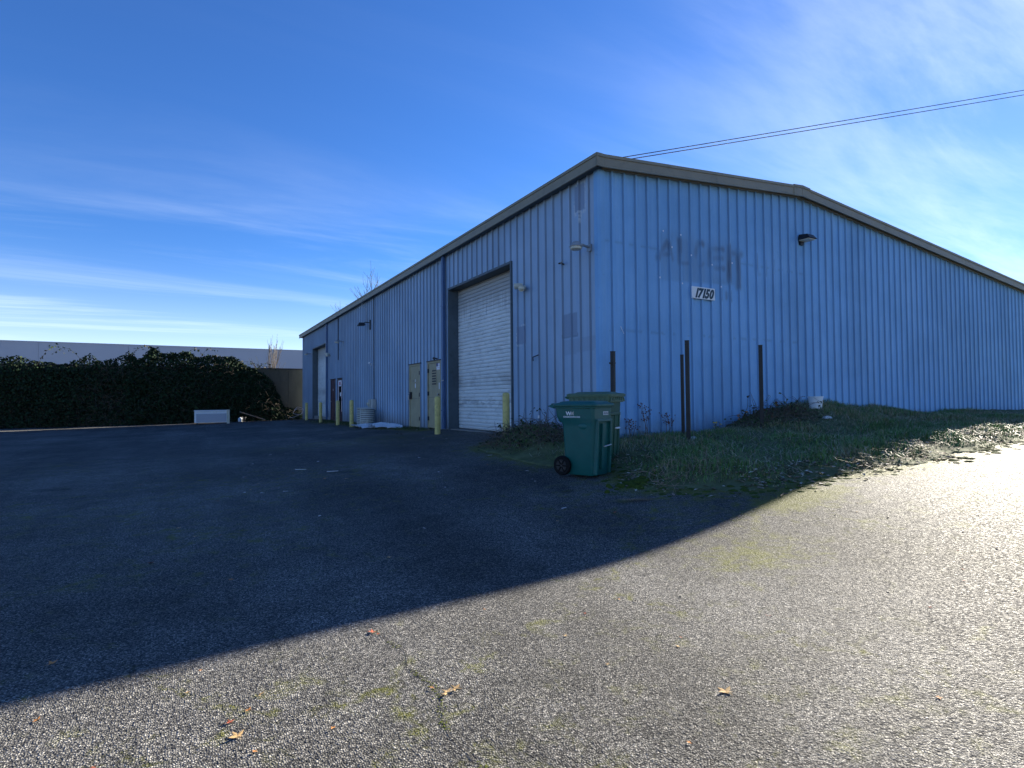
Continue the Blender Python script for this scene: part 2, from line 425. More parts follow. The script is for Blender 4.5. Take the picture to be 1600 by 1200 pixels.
class MB:
    """collects geometry for ONE mesh"""

    def __init__(self):
        self.v = []
        self.f = []

    def add(self, vs, fs):
        o = len(self.v)
        self.v += [tuple(p) for p in vs]
        self.f += [tuple(i + o for i in f) for f in fs]
        return self

    def box(self, a, b):
        x0, y0, z0 = a
        x1, y1, z1 = b
        return self.add([(x0, y0, z0), (x1, y0, z0), (x1, y1, z0), (x0, y1, z0), (x0, y0, z1), (x1, y0, z1), (x1, y1, z1), (x0, y1, z1)],
                        [(0, 3, 2, 1), (4, 5, 6, 7), (0, 1, 5, 4), (1, 2, 6, 5), (2, 3, 7, 6), (3, 0, 4, 7)])

    def hexa(self, p):
        return self.add(p, [(0, 3, 2, 1), (4, 5, 6, 7), (0, 1, 5, 4), (1, 2, 6, 5), (2, 3, 7, 6), (3, 0, 4, 7)])

    def tube(self, pts, rad, n=8, cap=True):
        pts = [Vector(p) for p in pts]
        if isinstance(rad, (int, float)):
            rad = [rad] * len(pts)
        vs = []
        for i, p in enumerate(pts):
            d = (pts[min(i + 1, len(pts) - 1)] - pts[max(i - 1, 0)])
            d = d.normalized() if d.length > 1e-9 else Vector((0, 0, 1))
            a = d.orthogonal().normalized() if i == 0 else (a - d * a.dot(d)).normalized()
            b = d.cross(a)
            for k in range(n):
                t = 2 * PI * k / n
                vs.append(p + (a * math.cos(t) + b * math.sin(t)) * rad[i])
        fs = []
        for i in range(len(pts) - 1):
            for k in range(n):
                fs.append((i * n + k, i * n + (k + 1) % n, (i + 1) * n + (k + 1) % n, (i + 1) * n + k))
        if cap:
            fs.append(tuple(range(n - 1, -1, -1)))
            fs.append(tuple((len(pts) - 1) * n + k for k in range(n)))
        return self.add(vs, fs)

    def lathe(self, prof, origin=(0, 0, 0), axis='z', n=24):
        """prof: (radius, height) pairs"""
        vs = []
        for r_, h_ in prof:
            for k in range(n):
                t = 2 * PI * k / n
                a, b = r_ * math.cos(t), r_ * math.sin(t)
                p = {'z': (a, b, h_), 'x': (h_, a, b), 'y': (a, h_, b)}[axis]
                vs.append((p[0] + origin[0], p[1] + origin[1], p[2] + origin[2]))
        fs = []
        for i in range(len(prof) - 1):
            for k in range(n):
                fs.append((i * n + k, i * n + (k + 1) % n, (i + 1) * n + (k + 1) % n, (i + 1) * n + k))
        fs.append(tuple(range(n)))
        fs.append(tuple((len(prof) - 1) * n + k for k in range(n)))
        return self.add(vs, fs)

    def extrude(self, poly, axis, a, b):
        """poly: 2D outline; axis 'x','y','z' the direction it is swept along from a to b"""
        def P(u, v, w):
            return {'x': (w, u, v), 'y': (u, w, v), 'z': (u, v, w)}[axis]
        n = len(poly)
        vs = [P(u, v, a) for u, v in poly] + [P(u, v, b) for u, v in poly]
        fs = [(i, (i + 1) % n, n + (i + 1) % n, n + i) for i in range(n)]
        fs += [tuple(range(n - 1, -1, -1)), tuple(range(n, 2 * n))]
        return self.add(vs, fs)

    def build(self, name, mat, parent=None, smooth=False, bevel=0.0, off=(0, 0, 0), kind=None):
        me = bpy.data.meshes.new(name)
        o_ = Vector(off)
        me.from_pydata([tuple(Vector(p) - o_) for p in self.v], [], self.f)
        bm = bmesh.new()
        bm.from_mesh(me)
        bmesh.ops.recalc_face_normals(bm, faces=bm.faces)
        bm.to_mesh(me)
        bm.free()
        me.materials.append(mat)
        ob = bpy.data.objects.new(name, me)
        COL.objects.link(ob)
        if parent is not None:
            ob.parent = parent
        if smooth:
            for p in me.polygons:
                p.use_smooth = True
            md = ob.modifiers.new('edge', 'EDGE_SPLIT')
            md.split_angle = R(38)
        if bevel:
            md = ob.modifiers.new('bevel', 'BEVEL')
            md.width = bevel
            md.segments = 2
            md.limit_method = 'ANGLE'
            md.angle_limit = R(35)
        if kind:
            ob['kind'] = kind
        return ob


def tag(o, label=None, cat=None, group=None, kind=None):
    for k, v in (('label', label), ('category', cat), ('group', group), ('kind', kind)):
        if v:
            o[k] = v
    return o


def thing(name, label, cat, loc=(0, 0, 0), rotz=0.0, group=None):
    o = bpy.data.objects.new(name, None)
    COL.objects.link(o)
    o.location = loc
    o.rotation_euler = (0, 0, rotz)
    o.empty_display_size = 0.2
    return tag(o, label, cat, group)


def dup(root, loc, rotz=0.0, label=None, group=None, scale=None):
    r_ = root.copy()
    COL.objects.link(r_)
    r_.location = loc
    r_.rotation_euler = (0, 0, rotz)
    if scale:
        r_.scale = scale
    tag(r_, label, None, group)

    def rec(src, dst):
        for ch in list(src.children):
            c = ch.copy()
            COL.objects.link(c)
            c.parent = dst
            rec(ch, c)
    rec(root, r_)
    return r_


def npmesh(name, verts, faces, mat, cols=None, parent=None, kind=None, smooth=False):
    """fast mesh from numpy arrays; faces (n,k) all the same size"""
    me = bpy.data.meshes.new(name)
    nv, (nf, k) = len(verts), faces.shape
    me.vertices.add(nv)
    me.vertices.foreach_set('co', np.ascontiguousarray(verts, dtype=np.float32).ravel())
    me.loops.add(nf * k)
    me.loops.foreach_set('vertex_index', np.ascontiguousarray(faces, dtype=np.int32).ravel())
    me.polygons.add(nf)
    me.polygons.foreach_set('loop_start', np.arange(0, nf * k, k, dtype=np.int32))
    me.polygons.foreach_set('loop_total', np.full(nf, k, dtype=np.int32))
    me.update(calc_edges=True)
    me.validate()
    if cols is not None:
        a = me.color_attributes.new('Col', 'FLOAT_COLOR', 'POINT')
        c4 = np.c_[cols, np.ones(nv)].astype(np.float32)
        a.data.foreach_set('color', c4.ravel())
    me.materials.append(mat)
    ob = bpy.data.objects.new(name, me)
    COL.objects.link(ob)
    if parent is not None:
        ob.parent = parent
    if kind:
        ob['kind'] = kind
    if smooth:
        me.polygons.foreach_set('use_smooth', np.ones(nf, dtype=bool))
    return ob


def text_part(name, txt, mat, parent, height, loc, xdir, updir, depth=0.004, shear=0.0, bold=0.0, sx=1.0):
    """flat raised lettering as a mesh; loc is its left foot, xdir the reading direction"""
    cu = bpy.data.curves.new(name, 'FONT')
    cu.body = txt
    cu.size = 1.0
    cu.shear = shear
    cu.offset = bold
    cu.extrude = 0.5
    cu.resolution_u = 3
    tmp = bpy.data.objects.new(name, cu)
    COL.objects.link(tmp)
    dg = bpy.context.evaluated_depsgraph_get()
    me = bpy.data.meshes.new_from_object(tmp.evaluated_get(dg))
    bpy.data.objects.remove(tmp)
    bpy.data.curves.remove(cu)
    X = Vector(xdir).normalized()
    Z = Vector(updir).normalized()
    N = X.cross(Z) * -1
    N = Z.cross(X) * -1
    N = X.cross(Z)
    mx = Matrix.Identity(4)
    for i in range(3):
        mx[i][0] = X[i] * height * sx
        mx[i][1] = Z[i] * height
        mx[i][2] = N[i] * depth
        mx[i][3] = loc[i]
    me.transform(mx)
    me.name = name
    me.materials.clear()
    me.materials.append(mat)
    ob = bpy.data.objects.new(name, me)
    COL.objects.link(ob)
    ob.parent = parent
    return ob


# ------------------------------------------------------------------ ground
CP = np.array([(-6.52, -4.81, -.46), (-5.18, -4.75, -.46), (-4.3, -4.7, -.46), (-3.38, -4.65, -.45), (-2.48, -4.55, -.38), (-1.94, -4.48, -.32), (-.62, -4.31, -.16),
               (0, -.3, .0), (0, 3.3, .03), (0, 7.1, 0), (0, 10.4, -.06), (0, 17, -.12), (0, 24.4, -.19), (0, 28.4, -.26), (0, 32, -.38), (-3, 33, -.42), (-10, 33, -.45), (-20, 33, -.5),
               (-6.68, -8.23, -.5), (-10, -9, -.5), (-3, -9, -.46), (-7, -14, -.5), (-15, 0, -.48), (-15, 15, -.48), (-20, 25, -.5), (-6, 8, -.38), (-6, 18, -.42), (-3, 4, -.2), (-3, 12, -.26), (-2.5, 22, -.33), (-3, 0, -.27),
               (2, -5, -.02), (4, -4.5, .08), (7, -5, .12), (12, -5, .12), (20, -5, .1), (5, -9, 0), (12, -10, .05), (0, -12, -.3), (3, -2, .0), (6, -2, .05), (12, -1, .1), (22, -1, .1)])
_P = CP[:, :2]


def _U(d2):
    return .5 * d2 * np.log(d2 + 1e-9)


_n = len(CP)
_K = _U(((_P[:, None] - _P[None]) ** 2).sum(-1)) + np.eye(_n) * .5
_Q = np.c_[np.ones(_n), _P]
_W = np.linalg.solve(np.block([[_K, _Q], [_Q.T, np.zeros((3, 3))]]), np.r_[CP[:, 2], 0, 0, 0])


def H(x, y):
    x = np.asarray(x, float)
    y = np.asarray(y, float)
    d2 = (x[..., None] - _P[:, 0]) ** 2 + (y[..., None] - _P[:, 1]) ** 2
    z = _U(d2) @ _W[:_n] + _W[_n] + _W[_n + 1] * x + _W[_n + 2] * y
    dist = np.sqrt((x + 2) ** 2 + (y - 9) ** 2)
    w = np.clip((dist - 28) / 20, 0, 1)
    w = w * w * (3 - 2 * w)
    return z * (1 - w) - .45 * w


def h1(x, y):
    return float(H(np.array([x]), np.array([y]))[0])


def vnoise(x, y, s, seed=0):
    """smooth value noise, 0..1"""
    x = np.asarray(x, float) * s
    y = np.asarray(y, float) * s
    xi = np.floor(x).astype(int)
    yi = np.floor(y).astype(int)
    fx, fy = x - xi, y - yi
    fx = fx * fx * (3 - 2 * fx)
    fy = fy * fy * (3 - 2 * fy)

    def hsh(a, b):
        v = np.sin(a * 127.1 + b * 311.7 + seed * 74.7) * 43758.5453
        return v - np.floor(v)
    return (hsh(xi, yi) * (1 - fx) + hsh(xi + 1, yi) * fx) * (1 - fy) + (hsh(xi, yi + 1) * (1 - fx) + hsh(xi + 1, yi + 1) * fx) * fy


BERM = [(-0.2, 2.75), (-0.9, 2.5), (-1.6, 2.05), (-1.72, .64), (-1.70, -.75), (-1.28, -1.25), (-1.32, -2.1), (-1.72, -2.45), (-1.80, -2.96), (-1.37, -3.58), (-.85, -4.0), (-.42, -4.15),
        (1, -4.35), (3, -4.45), (8, -4.35), (15, -4.25), (23.5, -4.2), (23.5, 0.1), (0.06, 0.1), (0.06, 2.75)]


def poly_sd(x, y, poly):
    """signed distance to polygon, + inside"""
    x = np.asarray(x, float)
    y = np.asarray(y, float)
    d = np.full(x.shape, 1e9)
    ins = np.zeros(x.shape, bool)
    n = len(poly)
    for i in range(n):
        x0, y0 = poly[i]
        x1, y1 = poly[(i + 1) % n]
        ex, ey = x1 - x0, y1 - y0
        t = np.clip(((x - x0) * ex + (y - y0) * ey) / (ex * ex + ey * ey + 1e-12), 0, 1)
        d = np.minimum(d, (x - x0 - t * ex) ** 2 + (y - y0 - t * ey) ** 2)
        c = ((y0 > y) != (y1 > y)) & (x < ex * (y - y0) / (ey if abs(ey) > 1e-12 else 1e-12) + x0)
        ins ^= c
    d = np.sqrt(d)
    return np.where(ins, d, -d)


BERM_OPEN = BERM[:17]      # the outer edge only
BERM_FILL = BERM_OPEN + [(23.5, 6), (1.0, 6), (1.0, 2.75)]


def berm_h(x, y):
    sd_ = poly_sd(x, y, BERM_FILL) + (vnoise(x, y, 2.3, 3) - .5) * .35
    k = np.clip(sd_ / .7, 0, 1)
    k = k * k * (3 - 2 * k)
    b = .05 + .13 * vnoise(x, y, .9, 5) + .06 * vnoise(x, y, 3.1, 9)
    # the bank climbs against the gable towards the right
    up = np.clip((x - 2.3) / 3.6, 0, 1)
    b = b + up * up * (3 - 2 * up) * np.clip((13 - x) / 6, .25, 1) * np.clip(1 + (y + .1) / 2.3, 0, 1) * .50
    b2 = np.exp(-((x + .7) ** 2 / .6 + (y - 1.2) ** 2 / 1.0)) * .12
    return np.where(k > 0, k * (b + b2), -.25 + 0 * x) - np.where(k > 0, 0, 0.0)


# ground sheet, dense near the yard and stretched out to the horizon
def axis(lo, hi, step, far_lo, far_hi):
    mid = np.arange(lo, hi + 1e-6, step)
    a, b, s = [], lo, step
    while b > far_lo:
        s *= 1.45
        b -= s
        a.append(b)
    c, b, s = [], hi, step
    while b < far_hi:
        s *= 1.45
        b += s
        c.append(b)
    return np.r_[a[::-1], mid, c]


gx = axis(-14, 10, .16, -900, 900)
gy = axis(-11, 36, .22, -600, 1200)
GX, GY = np.meshgrid(gx, gy, indexing='ij')
GZ = H(GX, GY) + np.where(np.hypot(GX + 5, GY - 5) < 45, (vnoise(GX, GY, .7, 1) - .5) * .022, 0)
nx, ny = GX.shape
gv = np.stack([GX, GY, GZ], -1).reshape(-1, 3)
ii, jj = np.meshgrid(np.arange(nx - 1), np.arange(ny - 1), indexing='ij')
q0 = (ii * ny + jj).ravel()
gf = np.stack([q0, q0 + ny, q0 + ny + 1, q0 + 1], -1)
yard = npmesh('asphalt_yard', gv, gf, M_asphalt, kind='structure', smooth=True)
sdm = poly_sd(gv[:, 0], gv[:, 1], BERM_FILL)
moss = np.exp(-np.abs(sdm) / .45) * .95
moss = np.maximum(moss, np.exp(-np.abs(gv[:, 0] + .5) / .55) * ((gv[:, 1] > 7.5) & (gv[:, 1] < 24)) * .9)
moss = np.maximum(moss, .70 * np.exp(-((gv[:, 0] + 2.6) ** 2 / .6 + (gv[:, 1] + 5.2) ** 2 / .25)))
moss = np.maximum(moss, 1.15 * np.exp(-((gv[:, 0] + .9) ** 2 / .9 + (gv[:, 1] + 4.45) ** 2 / .16)))
moss = np.maximum(moss, .42 * vnoise(gv[:, 0], gv[:, 1], .45, 21) * (gv[:, 1] < 8))
a = yard.data.attributes.new('moss', 'FLOAT', 'POINT')
a.data.foreach_set('value', moss.astype(np.float32))

# grassy bank along the gable and round the corner
bx = np.arange(-2.4, 8.0, .055)
by = np.arange(-4.8, 3.0, .055)
BX, BY = np.meshgrid(bx, by, indexing='ij')
BZ = H(BX, BY) + berm_h(BX, BY)
nbx, nby = BX.shape
bv = np.stack([BX, BY, BZ], -1).reshape(-1, 3)
ii, jj = np.meshgrid(np.arange(nbx - 1), np.arange(nby - 1), indexing='ij')
q0 = (ii * nby + jj).ravel()
cx_, cy_ = BX[:-1, :-1].ravel() + .03, BY[:-1, :-1].ravel() + .03
keep = (poly_sd(cx_, cy_, BERM_FILL) > -.25) & ~((cx_ > .12) & (cy_ > .12))
bf = np.stack([q0, q0 + nby, q0 + nby + 1, q0 + 1], -1)[keep]
bank = npmesh('grass_bank', bv, bf, M_soil, kind='structure', smooth=True)
bx = np.arange(7.9, 23.5, .25)
by = np.arange(-4.8, .2, .12)
BX, BY = np.meshgrid(bx, by, indexing='ij')
BZ = H(BX, BY) + berm_h(BX, BY)
n2 = BX.shape[1]
ii, jj = np.meshgrid(np.arange(BX.shape[0] - 1), np.arange(n2 - 1), indexing='ij')
q0 = (ii * n2 + jj).ravel()
npmesh('grass_bank', np.stack([BX, BY, BZ], -1).reshape(-1, 3), np.stack([q0, q0 + n2, q0 + n2 + 1, q0 + 1], -1), M_soil, kind='structure', smooth=True)


def surf(x, y):
    """top of whatever lies there: asphalt or bank"""
    return np.maximum(H(x, y), H(x, y) + berm_h(x, y))


def s1(x, y):
    return float(surf(np.array([x]), np.array([y]))[0])


# ------------------------------------------------------------------ the warehouse
wh = thing('warehouse', 'long blue ribbed metal warehouse with white roller doors and olive roof trim', 'warehouse')
EAVE = 5.30          # top of the siding at the eave
SL = 0.0864
RIDGE = 6.1
XR = 21.95
YB = 32.0
RIB = .3048


def roofz(x):
    return SL * x if x < RIDGE else SL * RIDGE - SL * (x - RIDGE)


def rib_profile(s0, s1):
    """outline of the sheet between s0 and s1: wide flats, one tall rib each RIB, two low swages between"""
    pts = []
    k0 = int(math.floor(s0 / RIB)) - 1
    k1 = int(math.ceil(s1 / RIB)) + 1
    for k in range(k0, k1 + 1):
        c = k * RIB
        pts += [(c - .044, 0), (c - .036, 0), (c - .020, .038), (c - .014, .038), (c + .022, .038), (c + .030, 0)]
        for q in (.10, .20):
            pts += [(c + q - .012, 0), (c + q - .005, .0035), (c + q + .005, .0035), (c + q + .012, 0)]
    pts.sort()

    def at(s):
        for (a, da), (b, db) in zip(pts, pts[1:]):
            if a <= s <= b:
                return da + (db - da) * (s - a) / (b - a + 1e-12)
        return 0
    inner = [(s, d) for s, d in pts if s0 + 1e-4 < s < s1 - 1e-4]
    return [(s0, at(s0))] + inner + [(s1, at(s1))], at


# marks on the siding ------------------------------------------------
STROKES = [[(1.52, 3.71), (1.76, 4.1)], [(1.76, 4.1), (1.9, 3.74)], [(1.56, 3.8), (1.87, 3.84)], [(2.11, 4.16), (2.1, 3.68)], [(2.1, 3.69), (2.36, 3.72)],
           [(2.82, 4.17), (2.64, 4.17), (2.59, 3.89), (2.66, 3.66), (2.81, 3.76)], [(3.01, 4.18), (3.0, 3.74)], [(3.01, 4.11), (3.46, 4.14)], [(3.16, 3.91), (3.42, 3.94)], [(3.19, 3.71), (3.45, 3.72)],
           [(3.64, 4.21), (3.62, 3.47)], [(3.79, 4.11), (4.06, 4.12)], [(3.92, 4.18), (3.93, 3.37)]]
FAINT = [[(4.58, 4.15), (4.56, 3.71)], [(4.56, 3.71), (4.71, 3.72)], [(4.92, 4.07), (4.91, 3.72)], [(5.21, 4.08), (5.2, 3.8)],
         [(3.16, 3.21), (3.15, 3.07)], [(3.37, 3.23), (3.36, 3.03)], [(3.54, 3.2), (3.54, 3.07)], [(3.66, 3.21), (3.67, 3.03)]]


def segd(x, z, pl):
    d = 1e9
    for (a, b), (c, e) in zip(pl, pl[1:]):
        ex, ez = c - a, e - b
        t = max(0, min(1, ((x - a) * ex + (z - b) * ez) / (ex * ex + ez * ez)))
        d = min(d, math.hypot(x - a - t * ex, z - b - t * ez))
    return d


def sst(a, b, v):
    t = max(0.0, min(1.0, (v - a) / (b - a)))
    return t * t * (3 - 2 * t)


def hn(x, z, s=1):
    return float(vnoise(np.array([x]), np.array([z]), s, 2)[0])


def mark_gable(s, z):
    r_ = 0
    if 1.1 < s < 5.6 and 2.8 < z < 4.6:
        d = min(segd(s, z, p) for p in STROKES) + .05 * (hn(s, z, 4) - .4)
        r_ = sst(.15, .0, d) * (.45 + .75 * hn(s, z, 5)) * .9
        d = min(segd(s, z, p) for p in FAINT)
        r_ = max(r_, sst(.07, .01, d) * .5 * (.3 + hn(s, z, 7)))
        # the lighter ground of the lost sign board
        edge = sst(1.45, 1.6, s) * sst(4.05, 3.9, s) * sst(3.24 + .05 * (s - 1.5), 3.30 + .05 * (s - 1.5), z) * sst(4.5, 4.1, z)
        r_ = max(r_, edge * (.20 + .22 * hn(s, z, 3)))
    for gz in (2.2, 3.9):
        if abs(z - gz) < .05 and 0 < s < 9:
            r_ = max(r_, .3 * sst(.05, .0, abs(z - gz)) * (hn(s * 3, z, 3) > .55))
    drip = sst(.9, .1, z) * (hn(s, 1.0, 9) > .6) * hn(s, z, 4) * .7
    return (max(r_ * .85, drip), 0, 0)


PATCH = [(.44, .76, 4.60, 5.14), (.72, 1.19, 2.16, 2.63), (2.68, 3.05, 2.16, 2.58)]


def mark_long(s, z):
    g = b = r_ = 0
    for i, (a, c, d, e) in enumerate(PATCH):
        ins = min(s - a, c - s, z - d, e - z)
        if ins > 0:
            g = max(g, .8)
        if i != 1 and -.035 < ins < .01:
            b = max(b, 1.0 * (hn(s, z, 6) > .38))
        if i == 1 and -.02 < ins < .0:
            r_ = .7 * (z < d + .05 or hn(s, z, 4) > .6)
    if .52 < s < .60 and 4.2 < z < 4.6:
        b = max(b, (hn(s, z, 9) > .45) * .9)
    if s < 1.2 and z < 2.1 and z > 1.75 + .1 * hn(s, 3, 3):
        g = max(g, .35)
    r_ = max(r_, sst(.7, .1, z) * (hn(s, 2.0, 9) > .62) * hn(s, z, 4) * .6)
    return (r_, g, b)


def wall_panel(side, s0, s1, zb, zt, holes, mat, fine=False):
    prof, at = rib_profile(s0, s1)
    ss = [p[0] for p in prof]
    for h in holes:
        for e in (h[0], h[1]):
            if s0 < e < s1:
                ss.append(e)
    if fine:
        ss += list(np.arange(s0, s1, .03))
    ss = sorted(set(round(x, 4) for x in ss))
    V, F, idx = [], [], {}

    def vid(s, z):
        k = (round(s, 4), round(z, 4))
        if k not in idx:
            d = at(s)
            idx[k] = len(V)
            V.append((s, -d, z) if side == 'g' else (-d, s, z))
        return idx[k]
    zl_all = [2.2, 3.9] + ([round(float(x), 3) for x in np.arange(.05, 5.9, .035)] if fine else [1.1])
    zl_all.sort()
    for a, b in zip(ss, ss[1:]):
        if b - a < 1e-4:
            continue
        mid = (a + b) / 2
        iv = [(None, None)]
        spans = []
        cuts = sorted([(h[2], h[3]) for h in holes if h[0] < mid < h[1]])
        lo = 'b'
        cur = None
        segs = []
        start = 'zb'
        for c0, c1 in cuts:
            if c0 is not None and c0 > -0.6:
                segs.append((start, c0))
            start = c1
        segs.append((start, 'zt'))
        for lo, hi in segs:
            la = zb(a) if lo == 'zb' else lo
            lb = zb(b) if lo == 'zb' else lo
            ha = zt(a) if hi == 'zt' else hi
            hb = zt(b) if hi == 'zt' else hi
            lv = [z for z in zl_all if max(la, lb) + .01 < z < min(ha, hb) - .01]
            za = [la] + lv + [ha]
            zb_ = [lb] + lv + [hb]
            for k in range(len(za) - 1):
                F.append((vid(a, za[k]), vid(b, zb_[k]), vid(b, zb_[k + 1]), vid(a, za[k + 1])))
    me = bpy.data.meshes.new('wall_panel')
    me.from_pydata(V, [], F)
    fn = mark_gable if side == 'g' else mark_long
    at_ = me.color_attributes.new('mark', 'FLOAT_COLOR', 'POINT')
    buf = np.zeros((len(V), 4), np.float32)
    for i, v in enumerate(V):
        s_ = v[0] if side == 'g' else v[1]
        if fine:
            buf[i, :3] = fn(s_, v[2])
        q = (s_ + RIB / 2) % RIB - RIB / 2          # shade painted into the colour on one side of each rib
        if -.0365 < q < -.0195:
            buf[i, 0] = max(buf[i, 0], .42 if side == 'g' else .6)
    at_.data.foreach_set('color', buf.ravel())
    me.materials.append(mat)
    ob = bpy.data.objects.new('wall_panel', me)
    COL.objects.link(ob)
    ob.parent = wh
    return ob


G1 = (3.28, 7.08, -1, 4.21)        # openings in the long wall (y0, y1, z0, z1)
G2 = (24.38, 28.36, -1, 4.19)
D1 = (9.43, 10.50, -1, 2.11)
D2 = (7.66, 8.76, -1, 2.11)
B1 = (22.03, 23.16, -1, 2.03)
B2 = (20.46, 21.53, -1, 2.02)
HOLES = [G1, G2, D1, D2, B1, B2]
PW = .9144
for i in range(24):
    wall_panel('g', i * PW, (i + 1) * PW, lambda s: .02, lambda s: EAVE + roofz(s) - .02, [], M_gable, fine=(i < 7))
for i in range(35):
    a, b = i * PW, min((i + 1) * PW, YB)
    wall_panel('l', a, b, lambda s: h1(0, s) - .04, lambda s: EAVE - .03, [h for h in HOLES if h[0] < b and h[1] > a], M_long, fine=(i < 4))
# corner trim, back walls, foundation, roof, lining
MB().extrude([(-.002, -.04), (.10, -.04), (.10, -.0365), (.0, -.0365), (-.0365, 0.0), (-.0365, .10), (-.04, .10), (-.04, -.002)], 'z', .0, EAVE - .02).build('corner_trim', M_gable, wh)
for f in ('wall',):
    MB().box((.0, YB, -.5), (XR, YB + .05, EAVE - .05)).add(
        [(.0, YB + .02, EAVE - .05), (XR, YB + .02, EAVE - .05), (RIDGE, YB + .02, EAVE + SL * RIDGE - .03)], [(0, 1, 2)]).build('wall', M_long, wh)
    MB().box((XR, -.0, -.5), (XR + .05, YB, EAVE + roofz(XR) - .03)).build('wall', M_long, wh)
MB().box((.05, .05, -.7), (XR - .05, YB - .05, -.05)).build('foundation', M_core, wh)
t = .05
ov = .17
rv = [(-ov + .02, RIDGE), (RIDGE, XR + .2)]
mb = MB()
for (xa, xb) in rv:
    za, zb_ = EAVE + .12 + (SL * xa if xa < RIDGE else roofz(xa)), EAVE + .12 + roofz(xb)
    mb.hexa([(xa, -ov + .02, za - t), (xb, -ov + .02, zb_ - t), (xb, YB + .5, zb_ - t), (xa, YB + .5, za - t),
             (xa, -ov + .02, za), (xb, -ov + .02, zb_), (xb, YB + .5, zb_), (xa, YB + .5, za)])
mb.build('roof', M_roof, wh)
# fascia lengths: box face, proud top lip, return lip below
FP = [(0.0, 0.0), (-.03, 0.0), (-.03, .012), (-.012, .03), (-.012, .185), (-.03, .19), (-.03, .245), (-.01, .255), (.12, .255), (.12, .23), (.03, .23), (.03, .02), (0.0, .02)]
y = -ov - .018
k = 0
while y < YB + .45:
    y2 = min(y + 6.096, YB + .5)
    MB().extrude([(-ov + u, 5.205 + v) for u, v in FP], 'y', y + (.002 if k else 0), y2).build('fascia', M_trim, wh)
    y = y2
    k += 1


def rake(xa, xb, name='fascia', mat=M_trim, grow=0.0):
    vs, fs = [], []
    P = [(u - (grow if u < 0.05 else 0), v + (grow if v > .1 else -grow)) for u, v in FP]
    n = len(P)
    for x in (xa, xb):
        z = 5.205 + (roofz(x) if x > 0 else 0)
        for u, v in P:
            vs.append((x, -ov + u, z + v))
    fs = [(i, (i + 1) % n, n + (i + 1) % n, n + i) for i in range(n)] + [tuple(range(n)), tuple(range(n, 2 * n))]
    return MB().add(vs, fs).build(name, mat, wh)


rake(-ov - .018, .0)
rake(.002, 3.05)
rake(3.052, RIDGE)
rake(RIDGE + .002, 12.2)
rake(12.202, XR + .2)
rake(RIDGE - .32, RIDGE - .004, 'ridge_trim', M_trim, .012)
rake(RIDGE + .004, RIDGE + .3, 'ridge_trim', M_trim, .012)
# lower closure strip under the rake trim (a pale line with a dark gap above)
mb = MB()
for xa, xb in ((0.04, RIDGE), (RIDGE, XR)):
    mb.hexa([(xa, -.075, EAVE - .085 + roofz(xa)), (xb, -.075, EAVE - .085 + roofz(xb)), (xb, .0, EAVE - .085 + roofz(xb)), (xa, .0, EAVE - .085 + roofz(xa)),
             (xa, -.075, EAVE - .045 + roofz(xa)), (xb, -.075, EAVE - .045 + roofz(xb)), (xb, .0, EAVE - .045 + roofz(xb)), (xa, .0, EAVE - .045 + roofz(xa))])
mb.build('closure_strip', M_trim, wh)
# soffit under the eave
MB().box((-ov + .03, -.1, 5.225), (-.0, YB + .4, 5.24)).build('soffit', M_jamb, wh)


def overhead_door(y0, y1, ztop, zbase, recess=.28):
    d = bpy.data.objects.new('overhead_door', None)
    COL.objects.link(d)
    d.parent = wh
    # jambs, head, sill reveal
    MB().box((-.045, y1 - .05, zbase - .1), (recess + .06, y1, ztop)).build('jamb', M_jamb, d)
    MB().box((-.045, y0, zbase - .1), (recess + .06, y0 + .05, ztop)).build('jamb', M_jamb, d)
    MB().box((-.045, y0 + .05, ztop - .06), (recess + .06, y1 - .05, ztop)).build('head', M_jamb, d)
    MB().box((.01, y0 - .1, zbase - .6), (recess + .12, y1 + .1, zbase)).build('sill', M_core, d)
    MB().box((recess + .1, y0, zbase), (recess + .13, y1, ztop)).build('backing', M_dark, d)
    sh = .6096
    n = int(math.ceil((ztop - .06 - zbase) / sh))
    for i in range(n):
        za = zbase + .012 + i * sh
        zb_ = min(za + sh, ztop - .06)
        poly = [(recess + .05, za), (recess + .05, zb_)]
        front = []
        nr = 6
        for q in range(nr):
            a_ = za + q * sh / nr
            b_ = a_ + sh / nr
            if a_ >= zb_:
                break
            b_ = min(b_, zb_)
            g = .012 if q else .020
            front += [(recess + .026, a_ + .001), (recess + .002, a_ + g), (recess - .004, (a_ + b_) / 2), (recess + .0, b_ - g * .5)]
        front.append((recess + .026, zb_ - .001))
        poly = [(recess + .05, za)] + front + [(recess + .05, zb_)]
        s_ = MB().extrude(poly, 'y', y0 + .052, y1 - .052).build('door_section', M_door, d)
    return d


overhead_door(G1[0], G1[1], G1[3], .03)
overhead_door(G2[0], G2[1], G2[3], -.22)
# joints and worn marks across the near door
dz = bpy.data.objects
od = [o for o in wh.children if o.name.startswith('overhead_door')][0]
for yy in (4.15, 5.2, 6.2):
    for zz in (3.20,):
        for o_ in (.0,):
            MB().box((.272, yy + o_ - .004, zz), (.281, yy + o_ + .004, zz + .26)).build('stile_strip', M_lamp, od)


